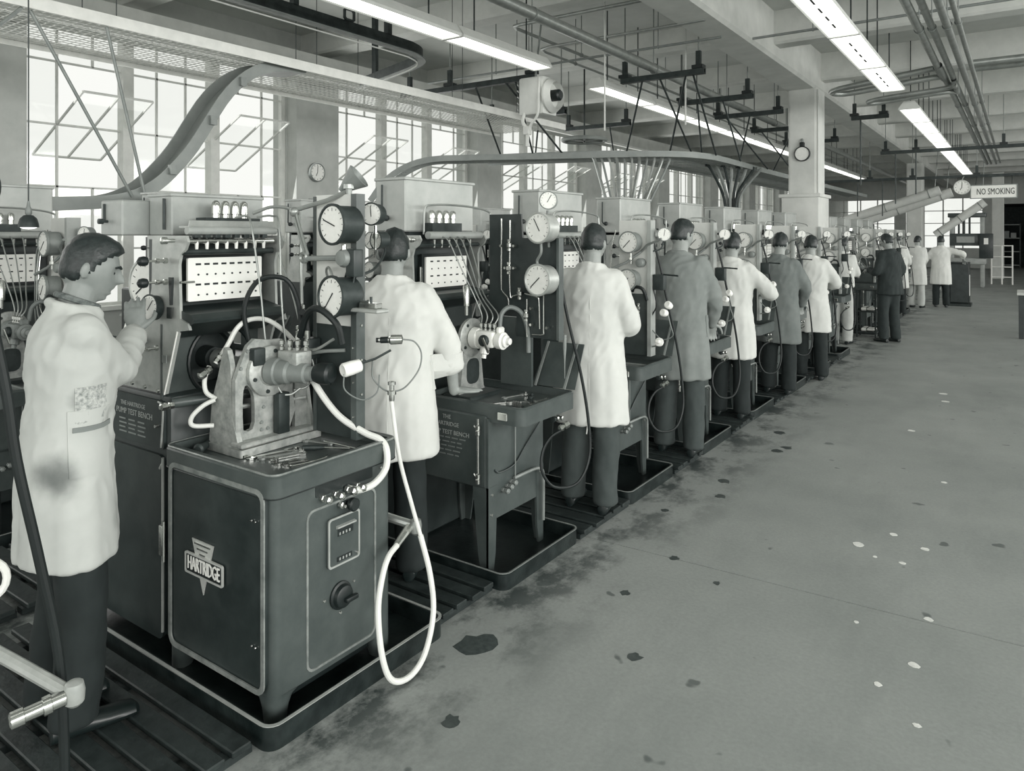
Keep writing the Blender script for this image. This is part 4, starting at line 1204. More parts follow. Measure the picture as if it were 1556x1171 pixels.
    part('pale_hose', G().tube([(-2.36, 3.25, 1.20), (-2.36, 3.27, 1.28), (-2.33, 3.31, 1.315), (-2.28, 3.35, 1.28), (-2.26, 3.38, 1.18), (-2.255, 3.38, 1.06)], .013, 10, 6), M_GREYHOSE, B)
    # fall front plate at the far end of the worktop, with stays
    fp = part('flap_plate', G().prism([(-2.30, 0), (-2.02, 0), (-2.02, .26), (-2.26, .26)], (0, 3.49, .86), (1, 0, 0), (0, .42, .91), .006), M_MACH, B, smooth=False)
    for x in (-2.25, -2.06):
        part('flap_stay', G().bar((x, 3.44, .868), (x, 3.585, 1.10), .012, .008), M_STEEL, fp, smooth=False)
    for y in (3.02, 3.12):
        part('tray_rail', G().rbox(-2.40, -2.04, y, y + .02, .822, .85, .004, 1), M_STEEL, B) if not dark_board else None
    # gauge column
    if dark_board:
        part('board', G().prism([(-2.53, 1.29), (-2.34, 1.29), (-2.34, 1.145), (-2.055, 1.145), (-2.055, 1.70), (-2.30, 1.70), (-2.31, 1.835), (-2.53, 1.835)], (0, 3.385, 0), (1, 0, 0), (0, 0, 1), -.014), M_MACHD, B, 'dark stepped pipework board', smooth=False)
        part('board_post', G().box(-2.46, -2.25, 3.40, 3.42, .865, 1.25), M_MACH, B, smooth=False)
        part('edge_strip', G().box(-2.06, -2.045, 3.36, 3.41, 1.145, 1.70), M_MACH, B, smooth=False)
        gauge(B, (-2.125, 3.27, 1.755), (-.10, -1, 0), .081, .11, 120, case=M_PLATE)
        gauge(B, (-2.13, 3.27, 1.475), (-.10, -1, .02), .083, .11, 222, case=M_PLATE)
        gauge(B, (-2.10, 3.34, 1.905), (.45, -1, .05), .048, .06, 60, case=M_STEEL)
        pipe(B, [(-2.115, 3.36, 1.85), (-2.12, 3.37, 1.75), (-2.12, 3.38, 1.65)], .008, M_STEEL, 'gauge_stem')
        pipe(B, [(-2.14, 3.33, 1.67), (-2.14, 3.33, 1.62), (-2.17, 3.34, 1.58), (-2.17, 3.34, 1.56)], .008, M_STEEL, 'gauge_stem')
        pipe(B, [(-2.14, 3.36, 1.40), (-2.145, 3.365, 1.35), (-2.145, 3.365, 1.20), (-2.15, 3.365, 1.17), (-2.22, 3.365, 1.165)], .0045, M_CHROME)
        pipe(B, [(-2.43, 3.365, 1.81), (-2.43, 3.365, 1.45), (-2.425, 3.365, 1.40), (-2.385, 3.365, 1.36), (-2.38, 3.365, 1.32)], .0045, M_CHROME)
        pipe(B, [(-2.37, 3.365, 1.80), (-2.37, 3.365, 1.40), (-2.345, 3.365, 1.375), (-2.31, 3.365, 1.385)], .0045, M_CHROME)
        pipe(B, [(-2.27, 3.365, 1.39), (-2.19, 3.365, 1.375), (-2.175, 3.365, 1.35), (-2.17, 3.365, 1.20)], .0045, M_CHROME)
        pipe(B, [(-2.255, 3.365, 1.36), (-2.255, 3.365, 1.15)], .0045, M_CHROME, sub=1)
        for (x, z) in ((-2.37, 1.66), (-2.37, 1.53), (-2.30, 1.39), (-2.255, 1.27)):
            valve(B, (x, 3.355, z))
        for (x, z) in ((-2.43, 1.655), (-2.34, 1.655), (-2.40, 1.53), (-2.34, 1.53), (-2.225, 1.31), (-2.225, 1.22), (-2.12, 1.21)):
            bolt(B, (x, 3.371, z), (0, -1, 0), .010, .02)
        part('drip_funnel', G().lathe((-2.05, 3.43, .93), (0, 0, 1), [(.002, 0), (.004, .10), (.010, .17), (.010, .24)], 8), M_STEEL, B)
    else:
        part('column_panel', G().box(-2.38, -2.15, 3.382, 3.396, 1.30, 1.82), M_PANEL, B, 'light grey gauge panel', smooth=False)
        part('column_panel', G().box(-2.38, -2.15, 3.384, 3.398, .865, 1.298), M_MACH, B, 'darker lower column panel', smooth=False)
        part('column_flange', G().box(-2.152, -2.125, 3.36, 3.44, .865, 1.82), M_MACHL, B, smooth=False)
        gauge(B, (-2.265, 3.285, 1.665), (-.05, -1, 0), .074, .095, 225, case=M_STEEL)
        gauge(B, (-2.275, 3.285, 1.40), (-.08, -1, .02), .074, .095, 235, case=M_STEEL)
        gauge(B, (-2.05, 3.42, 1.72), (.4, -1, 0), .046, .06, 80, case=M_STEEL)
        pipe(B, [(-2.06, 3.44, 1.68), (-2.08, 3.43, 1.62), (-2.13, 3.40, 1.60)], .006, M_DARKSTEEL)
        part('gauge_stem', G().lathe((-2.265, 3.34, 1.59), (0, 0, -1), [(.010, 0), (.010, .03), (.016, .032), (.016, .05), (.006, .055), (.006, .08)], 8), M_CHROME, B)
        part('solenoid', G().lathe((-2.20, 3.382, 1.52), (0, -1, 0), [(.032, 0), (.032, .045), (.026, .055), (.010, .06)], 14), M_STEEL, B)
        part('lamp_arm', G().tube([(-2.20, 3.37, 1.60), (-2.30, 3.33, 1.52), (-2.40, 3.30, 1.475)], .009, 8, 1), M_STEEL, B)
        part('lamp_arm', G().tube([(-2.20, 3.37, 1.60), (-2.14, 3.33, 1.645), (-2.02, 3.30, 1.69)], .009, 8, 1), M_STEEL, B)
        part('switch_box', G().rbox(-2.12, -2.04, 3.385, 3.44, 1.33, 1.44, .006), M_DARKSTEEL, B)
        part('box_rod', G().cyl((-2.05, 3.40, 1.44), (-1.93, 3.38, 1.435), .006, n=8), M_DARKSTEEL, B)
        part('black_hose', G().tube([(-2.25, 3.33, 1.32), (-2.22, 3.30, 1.35), (-2.16, 3.30, 1.34), (-2.14, 3.33, 1.26)], .012, 8, 5), M_RUBBER, B)
        part('white_cap', G().lathe((-1.99, 3.36, 1.23), (-.2, -.9, .5), [(.010, -.02), (.022, -.018), (.026, 0), (.026, .02), (.020, .026), (.008, .024)], 14), M_WHITE, B)
        part('white_cap', G().lathe((-2.01, 3.33, 1.18), (-.2, -.9, .2), [(.010, -.02), (.022, -.018), (.026, 0), (.026, .02), (.020, .026), (.008, .024)], 14), M_WHITE, B)
        part('cap_wire', G().tube([(-2.0, 3.35, 1.20), (-1.98, 3.36, 1.10), (-1.97, 3.38, 1.02), (-2.05, 3.38, .99), (-2.13, 3.39, 1.05)], .004, 6, 6), M_STEEL, B)
        part('lead_wire', G().tube([(-2.12, 3.40, 1.33), (-2.10, 3.40, 1.22), (-2.13, 3.39, 1.15)], .005, 6, 5), M_RUBBER, B)
    if not dark_board:
        for k in range(3):
            pipe(B, [(-2.40 - .03 * k, 3.37, 1.75 - .05 * k), (-2.42 - .03 * k, 3.34, 1.60), (-2.40 - .02 * k, 3.32, 1.35 - .08 * k), (-2.30, 3.32, 1.18 - .04 * k), (-2.20, 3.34, 1.10 + .03 * k)], .004, (M_CHROME, M_PIPE, M_STEEL)[k])
        valve(B, (-2.22, 3.36, 1.20))
        valve(B, (-2.30, 3.36, 1.06))
        union(B, (-2.20, 3.35, 1.08), (0, -1, 0), 1.6)
        part('white_tap', G().lathe((-2.03, 3.30, .98), (0, -1, .3), [(.012, 0), (.03, .004), (.03, .02), (.012, .024), (.012, .05)], 12), M_WHITE, B)
        part('tap_pipe', G().tube([(-2.13, 3.39, .93), (-2.06, 3.36, .95), (-2.03, 3.32, .975)], .006, 6, 4), M_STEEL, B)
    return B

names = [
    (4.206, 'legged test bench in front of the bareheaded man with bent elbow'),
    (5.475, 'legged test bench with a pump on top beside the tall grey coat'),
    (6.79, 'legged test bench behind the white coated man with rolled sleeves'),
    (8.11, 'legged test bench in front of the second grey coated man'),
    (9.43, 'legged test bench past the last white coat before the dark suit'),
    (10.75, 'legged test bench just short of the big column'),
    (13.75, 'legged test bench just beyond the big column'),
    (15.07, 'second legged test bench beyond the big column'),
    (16.39, 'third legged test bench beyond the big column'),
    (17.71, 'legged test bench nearest the two far white coats'),
]
B2 = legged_bench('dark legged test bench with a black pipework board, the second from the camera', True)
T2 = bench_tray('drip tray with bright worn corner under the second bench from the camera')
B3 = legged_bench('', False)
B3['label'] = names[0][1]
T3 = bench_tray('')
B3.location = (-2.03, names[0][0], 0)
T3.location = (-2.03, names[0][0], 0)
T3['label'] = 'drip tray under the ' + names[0][1].replace('legged test bench', 'bench')
BENCH = [B2, B3]
for y, lb in names[1:]:
    c = copy_tree(B3)
    c.location = (-2.03, y, 0)
    c['label'] = lb
    BENCH.append(c)
    t = copy_tree(T3)
    t.location = (-2.03, y, 0)
    t['label'] = 'drip tray under the ' + lb.replace('legged test bench', 'bench')
# second row of benches, back to back towards the windows
rear = [(1.50, 'bench of the window row seen to the left of the nearest man'),
        (2.83, 'bench of the window row behind the head of the nearest bench'),
        (4.16, 'bench of the window row seen through the nearest bench'),
        (5.49, 'bench of the window row behind the bare armed man'),
        (6.82, 'bench of the window row behind the black pipework board'),
        (8.15, 'bench of the window row left of the falling pipe bundle'),
        (10.9, 'bench of the window row right of the falling pipe bundle'),
        (12.3, 'bench of the window row left of the big column'),
        (13.7, 'farthest bench made out in the window row')]
for y, lb in rear:
    c = copy_tree(B3)
    c.location = (-4.55, y, 0)
    c['label'] = lb
    c['group'] = 'legged pump test benches by the windows'
# partly seen outlet arm of the bench before the nearest one
P0 = thing('outlet_pipe', 'pale outlet pipe with elbow at the lower left edge of the picture', 'pipe', (-2.06, .915, 0))
part('pipe_run', G().tube([(-2.62, .78, .585), (-2.30, .84, .555), (-2.06, .905, .505)], .018, 10, 4), M_PLATE, P0)
part('elbow', G().lathe((-2.06, .915, .480), (0, 0, 1), [(.014, -.01), (.024, 0), (.026, .03), (.022, .05), (.012, .056)], 12), M_PLATE, P0)
part('ferrule', G().lathe((-2.065, .895, .50), (-.25, -.95, -.1), [(.020, 0), (.020, .03), (.024, .032), (.024, .05), (.018, .052), (.018, .09), (.022, .092), (.022, .12), (.014, .124)], 12), M_CHROME, P0)
part('hose_loop', G().torus((-2.33, .80, .77), (.85, -.5, .1), .055, .010, 20, 8), M_HOSE, P0)
part('loop_stem', G().cyl((-2.33, .80, .71), (-2.35, .82, .56), .008, n=8), M_HOSE, P0)
part('stand_pipe', G().cyl((-2.62, .78, 0), (-2.62, .78, .60), .022, n=10), M_DARKSTEEL, P0)
o = thing('hanging_hose', 'long dark hose sweeping down the left edge past the nearest man', 'hose', (-2.20, .95, 0))
part('hose', G().tube([(-2.2, .50, 4.748), (-2.2, .52, 3.6), (-2.2, .56, 2.5), (-2.16, .70, 1.80), (-2.15, .783, 1.357), (-2.15, .814, 1.128), (-2.15, .867, .851), (-2.15, .916, .564), (-2.15, .93, .249), (-2.15, .92, .12), (-2.17, .86, .085), (-2.24, .80, .078)], .0135, 10, 7), M_RUBBER, o)

# duckboards for the operators to stand on
def duckboard(y0, y1, x0, x1, label, n):
    t = thing('duckboard', label, 'duckboard', (x1, y0, 0), 'slatted duckboards between the benches')
    for x in (x0 + .12, (x0 + x1) / 2, x1 - .06):
        part('bearer', G().box(x - .025, x + .025, y0, y1, .001, .028), M_WOOD, t, smooth=False)
    w = (y1 - y0) / n
    for i in range(n):
        part('slat', G().rbox(x0, x1 - random.uniform(0, .02), y0 + w * i + .014, y0 + w * (i + 1) - .014, .0285, .052, .004, 1), M_WOOD, t)
    return t
duckboard(.70, 1.485, -3.5, -2.06, 'oily slatted duckboard under the nearest man', 8)
duckboard(2.425, 2.825, -3.4, -2.06, 'slatted duckboard under the bare armed man', 4)
duckboard(.55, 1.40, -4.48, -3.66, 'dark slatted duckboard in the gap behind the nearest man', 8)
duckboard(1.42, 2.75, -4.48, -3.66, 'dark slatted duckboard behind the nearest enclosed bench', 12)
for y, lb in ((1.50, 'drip tray of the window row bench left of the nearest man'), (2.83, 'drip tray of the window row bench behind the nearest bench head')):
    t = copy_tree(T3)
    t.location = (-4.55, y, 0)
    t['label'] = lb
ys = [2.84] + [n_[0] for n_ in names]
for i in range(len(ys) - 1):
    if ys[i + 1] - ys[i] < 2:
        duckboard(ys[i] + .735, ys[i + 1] - .015, -3.4, -2.0, 'slatted duckboard before the ' + names[i][1].replace('legged test bench', 'bench'), 5)

# tools and a pump on the benches
zt = .8225
for nm, lb, p, a, L, w in [
    ('open_spanner', 'long bright spanner on the second bench beside the leaning hand', (-2.28, 3.10, zt), 60, .20, .032),
    ('open_spanner', 'dull spanner in the middle of the second bench top', (-2.20, 3.20, zt), 40, .15, .028),
    ('open_spanner', 'spanner near the far edge of the second bench top', (-2.30, 3.30, zt), 75, .16, .026),
    ('open_spanner', 'short spanner by the aisle rim of the second bench', (-2.12, 3.30, zt), 80, .12, .024)]:
    spanner(nm, lb, p, R(a), L, w, M_CHROME if 'bright' in lb else M_PIPE, 'tools on the second bench')
t = thing('nozzle_block', 'small block of four bright nozzles at the corner of the second bench', 'block', (-2.09, 3.04, zt), 'tools on the second bench')
part('block', G().rbox(-2.115, -2.065, 3.02, 3.06, zt, zt + .03, .003, 1), M_DARKSTEEL, t)
for i in range(4):
    part('nozzle', G().cyl((-2.110 + .0135 * i, 3.03, zt + .03), (-2.110 + .0135 * i, 3.03, zt + .055), .005, n=8), M_CHROME, t)
for i, (x, y, r) in enumerate(((-2.15, 3.24, .018), (-2.10, 3.17, .012), (-2.20, 3.33, .015), (-2.26, 3.36, .012))):
    o = obj('pipe_fitting', G().lathe((x, y, zt), (0, 0, 1), [(r * .7, 0), (r, .004), (r, r), (r * .6, r * 1.1), (r * .6, r * 1.8)], 8), (M_DARKSTEEL, M_CHROME)[i % 2], loc=(x, y, zt), smooth=False)
    tag(o, ['dark pipe fitting in the middle', 'bright pipe fitting near the aisle rim', 'dark pipe fitting near the flap plate', 'bright pipe fitting below the arched hose'][i] + ' of the second bench top', 'fitting', 'tools on the second bench')
# pump standing on the fourth bench
y4 = 5.475
t = thing('injection_pump', 'injection pump with a pale body resting on the fourth bench top', 'pump', (-2.16, y4 + .35, .8225))
part('body', G().lathe((-2.26, y4 + .36, .90), (1, -.25, 0), [(.03, 0), (.06, .01), (.06, .09), (.045, .10), (.045, .13)], 16), M_CAST, t)
part('gallery', G().rbox(-2.18, -2.07, y4 + .29, y4 + .37, .8235, .915, .01), M_DARKSTEEL, t)
part('collar', G().lathe((-2.14, y4 + .33, .90), (1, -.25, 0), [(.046, 0), (.046, .02)], 14), M_CHROME, t)
part('governor', G().lathe((-2.09, y4 + .32, .89), (1, -.25, 0), [(.04, 0), (.055, .012), (.055, .05), (.03, .06), (.015, .09)], 16), M_BLACK, t)
part('base', G().rbox(-2.26, -2.04, y4 + .28, y4 + .40, .8225, .845, .004, 1), M_DARKSTEEL, t)
for i in range(4):
    part('outlet', G().cyl((-2.165 + .025 * i, y4 + .33, .91), (-2.165 + .025 * i, y4 + .33, .945), .008, .006, n=8), M_CHROME, t)

# ---------------------------------------------------------------- people
M_SKIN = mat('skin', 0.58, 0.5, var=0.02, scale=20)
M_SKIND = mat('skin_tan', 0.52, 0.5, var=0.02, scale=20)
M_HAIR = mat('dark_hair', 0.14, 0.45, var=0.05, scale=60, bump=0.18, bscale=110)
M_TROUS = mat('dark_trousers', 0.12, 0.85, var=0.02, scale=12)
M_TROUSG = mat('grey_trousers', 0.25, 0.85, var=0.02, scale=12)
M_TROUSL = mat('pale_trousers', 0.70, 0.85, var=0.03, scale=8)
M_SUIT = mat('dark_suit', 0.17, 0.85, var=0.02, scale=12)
M_SHOE = mat('black_shoe', 0.11, 0.35, var=0.02)
M_COATG = mat('grey_overall', 0.50, 0.9, var=0.03, scale=7)
M_SHIRT = mat('checked_shirt', 0.36, 0.85, var=0.12, scale=60)

def coat_mat(name, g, stains):
    m = mat(name, g, 0.9, 0, var=0.018, scale=6).copy()
    nt = m.node_tree
    N = nt.nodes
    L = nt.links.new
    b = N['Principled BSDF']
    src = b.inputs['Base Color'].links[0].from_socket
    tc = N.new('ShaderNodeTexCoord')
    nz = N.new('ShaderNodeTexNoise')
    nz.inputs['Scale'].default_value = 9
    nz.inputs['Detail'].default_value = 6
    L(tc.outputs['Object'], nz.inputs['Vector'])
    for (c, r, dark) in stains:
        d = N.new('ShaderNodeVectorMath')
        d.operation = 'DISTANCE'
        L(tc.outputs['Object'], d.inputs[0])
        d.inputs[1].default_value = c
        ad = N.new('ShaderNodeMath')
        ad.operation = 'MULTIPLY_ADD'
        L(nz.outputs['Fac'], ad.inputs[0])
        ad.inputs[1].default_value = r * .9
        L(d.outputs['Value'], ad.inputs[2])
        mr = N.new('ShaderNodeMapRange')
        mr.interpolation_type = 'SMOOTHSTEP'
        mr.inputs['From Min'].default_value = r * 1.45
        mr.inputs['From Max'].default_value = r * .62
        mr.inputs['To Max'].default_value = dark
        L(d.outputs['Value'] if False else ad.outputs[0], mr.inputs['Value'])
        mx = N.new('ShaderNodeMix')
        mx.data_type = 'RGBA'
        L(mr.outputs[0], mx.inputs['Factor'])
        L(src, mx.inputs['A'])
        mx.inputs['B'].default_value = (*tone(.22), 1)
        src = mx.outputs['Result']
    L(src, b.inputs['Base Color'])
    return m

def sstep(a, b, x):
    t = min(1, max(0, (x - a) / (b - a)))
    return t * t * (3 - 2 * t)

def head_point(x, y, z, off=0.0):
    'unit direction (x right, y forward, z up) -> point on the head'
    p = Vector((.075 * x, .094 * y, .120 * z))
    lo = sstep(.05, 1.0, -z)
    p.x *= 1 - .34 * lo
    if y < 0:
        p.y *= 1 - .40 * sstep(.15, 1, -z)
        p.y *= 1 + .06 * sstep(0, .8, z)
    else:
        p.y += .019 * sstep(.2, .9, -z) * y
        p.y *= 1 - .05 * sstep(.3, 1, z)
    if y > 0.2:
        def gs(cx, cz, sx, sz):
            return math.exp(-((x - cx) / sx) ** 2 - ((z - cz) / sz) ** 2)
        p.y -= .011 * (gs(.36, .04, .17, .12) + gs(-.36, .04, .17, .12))
        p.y += .005 * (gs(.34, .20, .25, .07) + gs(-.34, .20, .25, .07))
        tz = sstep(.12, -.24, z) * (1 if z > -.26 else sstep(-.36, -.26, z))
        p.y += (.010 + .028 * tz) * math.exp(-(x / .14) ** 2) * sstep(.22, .10, z) * sstep(-.38, -.27, z)
        p.y += .009 * gs(0, -.47, .26, .05) + .009 * gs(0, -.60, .24, .055)
        p.y -= .007 * gs(0, -.535, .3, .03) + .007 * gs(0, -.70, .35, .05)
        p.y += .013 * gs(0, -.83, .32, .10)
    n = Vector((x / .077, y / .098, z / .12)).normalized()
    return p + n * off

def head_geo(M, hair=False, n=36, m=28, seed=0, quiff=0.0):
    def f(x, y, z):
        if not hair:
            return M @ head_point(x, y, z)
        pts = ((-1, -.46), (-.3, -.42), (.08, -.16), (.22, -.04), (.36, .22), (.62, .50), (1, .56))
        zt = pts[-1][1]
        for (a, za), (b, zb) in zip(pts, pts[1:]):
            if a <= y <= b:
                zt = za + (zb - za) * (y - a) / (b - a)
                break
        zt += .07 * noise.noise(Vector((x * 7 + seed, y * 7, z * 3)))
        k = sstep(zt - .05, zt + .06, z)
        v = noise.noise(Vector((x * 3.1 + seed, y * 3.1, z * 3.1))) * .5 + noise.noise(Vector((x * 8 + seed, y * 8, z * 8))) * .35
        o = .004 + .010 * sstep(0, 1, z) + .010 * v + quiff * sstep(.2, .8, y) * sstep(.35, .7, z)
        return M @ head_point(x, y, z, -.014 + (.014 + o) * k)
    vs = [f(0, 0, 1)]
    for j in range(1, m):
        t = PI * j / m
        for i in range(n):
            a = 2 * PI * i / n
            vs.append(f(math.sin(t) * math.cos(a), math.sin(t) * math.sin(a), math.cos(t)))
    vs.append(f(0, 0, -1))
    fs = [(0, 1 + i, 1 + (i + 1) % n) for i in range(n)]
    for j in range(m - 2):
        for i in range(n):
            k = (i + 1) % n
            fs.append((1 + j * n + i, 1 + (j + 1) * n + i, 1 + (j + 1) * n + k, 1 + j * n + k))
    e = len(vs) - 1
    b = 1 + (m - 2) * n
    fs += [(e, b + (i + 1) % n, b + i) for i in range(n)]
    return G().add(vs, fs)

def loft(rings, n=24):
    'rings: (centre, x axis, y axis) ellipses'
    vs = []
    for c, ax, ay in rings:
        c = Vector(c)
        for i in range(n):
            a = 2 * PI * i / n
            vs.append(c + Vector(ax) * math.cos(a) + Vector(ay) * math.sin(a))
    m = len(rings)
    fs = [tuple(range(n - 1, -1, -1)), tuple(range((m - 1) * n, m * n))]
    for j in range(m - 1):
        for i in range(n):
            k = (i + 1) % n
            fs.append((j * n + i, j * n + k, (j + 1) * n + k, (j + 1) * n + i))
    return G().add(vs, fs)

def limb(pts, rad, sub=6, n=14):
    'round-ended tapering limb through pts'
    P = catmull(pts, sub)
    m = len(P)
    k = len(pts) - 1
    R_ = []
    for i in range(m):
        t = i / sub if i < m - 1 else k
        j = min(int(t), k - 1)
        R_.append(rad[j] + (rad[j + 1] - rad[j]) * (t - j))
    rings = []
    d = (P[1] - P[0]).normalized()
    _, u, v = basis(d)
    prev = d
    for a in (80, 55, 28):
        rings.append((P[0] - d * R_[0] * math.sin(R(a)), u * R_[0] * math.cos(R(a)), v * R_[0] * math.cos(R(a))))
    for i, p in enumerate(P):
        d = (P[min(i + 1, m - 1)] - P[max(i - 1, 0)]).normalized()
        q = prev.rotation_difference(d)
        u = q @ u
        v = q @ v
        prev = d
        rings.append((p, u * R_[i], v * R_[i]))
    for a in (28, 55, 80):
        rings.append((P[-1] + d * R_[-1] * math.sin(R(a)), u * R_[-1] * math.cos(R(a)), v * R_[-1] * math.cos(R(a))))
    return loft(rings, n)

def merge(*gs):
    o = G()
    for g in gs:
        o.add(g.v, g.f)
    return o

def remeshed(g, voxel, smooth=4, fac=.5):
    'one continuous skin over overlapping closed shapes'
    me = bpy.data.meshes.new('skin_source')
    me.from_pydata([tuple(q) for q in g.v], [], g.f)
    o = bpy.data.objects.new('skin_source', me)
    COL.objects.link(o)
    r = o.modifiers.new('r', 'REMESH')
    r.mode = 'VOXEL'
    r.voxel_size = voxel
    r.adaptivity = 0
    if smooth:
        s = o.modifiers.new('s', 'SMOOTH')
        s.factor = fac
        s.iterations = smooth
    dg = bpy.context.evaluated_depsgraph_get()
    e = bpy.data.meshes.new_from_object(o.evaluated_get(dg))
    out = G()
    out.v = [q.co.copy() for q in e.vertices]
    out.f = [tuple(p.vertices) for p in e.polygons]
    bpy.data.objects.remove(o)
    bpy.data.meshes.remove(me)
    bpy.data.meshes.remove(e)
    return out

def displace(g, fn):
    me = bpy.data.meshes.new('t')
    me.from_pydata([tuple(q) for q in g.v], [], g.f)
    me.update()
    g.v = [q.co + q.normal * fn(q.co) for q in me.vertices]
    bpy.data.meshes.remove(me)
    return g

def two_bone(a, b, l1, l2, hint):
    d = b - a
    L = min(d.length, (l1 + l2) * .995)
    dn = d.normalized()
    x = (l1 * l1 - l2 * l2 + L * L) / (2 * L)
    h = math.sqrt(max(0, l1 * l1 - x * x))
    hv = Vector(hint)
    hv = (hv - dn * hv.dot(dn)).normalized()
    return a + dn * x + hv * h, a + dn * L

def hand_shapes(w, d, nrm, side, curl, s=1.0, flat=False):
    'w wrist, d pointing direction, nrm back-of-hand normal, side +1 right hand'
    d = Vector(d).normalized()
    nrm = (Vector(nrm) - d * Vector(nrm).dot(d)).normalized()
    t = nrm.cross(d) * side      # towards the thumb side
    t = -t
    out = [loft([(w - d * .01 * s, t * .024 * s, nrm * .018 * s), (w + d * .02 * s, t * .030 * s, nrm * .017 * s), (w + d * .055 * s, t * .040 * s, nrm * .016 * s), (w + d * .088 * s, t * .041 * s, nrm * .013 * s), (w + d * .098 * s, t * .036 * s, nrm * .008 * s)], 14)]
    for i, (o, L) in enumerate(((.030, .072), (.010, .080), (-.010, .075), (-.029, .058))):
        p = w + d * .084 * s + t * o * s
        a = 0
        pts = [p]
        dd = d + t * (o * 2.2)
        for seg, fr in enumerate((.45, .31, .24)):
            a += curl * (.55, .75, .5)[seg]
            e = (dd.normalized() * math.cos(a) - nrm * math.sin(a))
            p = p + e * L * fr * s
            pts.append(p)
        out.append(limb(pts, [.0095 * s, .0088 * s, .008 * s, .007 * s], 3, 8))
    p = w + d * .025 * s + t * .028 * s
    q1 = p + (d * .55 + t * .75 - nrm * .25 * (0 if flat else 1)).normalized() * .042 * s
    q2 = q1 + (d * .85 + t * .35 - nrm * (.35 + curl * .3) * (0 if flat else 1)).normalized() * .032 * s
    q3 = q2 + (d * .95 + t * .1 - nrm * (.4 + curl * .4) * (0 if flat else 1)).normalized() * .024 * s
    out.append(limb([p - d * .01 * s - t * .008 * s, q1, q2, q3], [.015 * s, .0105 * s, .0095 * s, .008 * s], 3, 8))
    return out

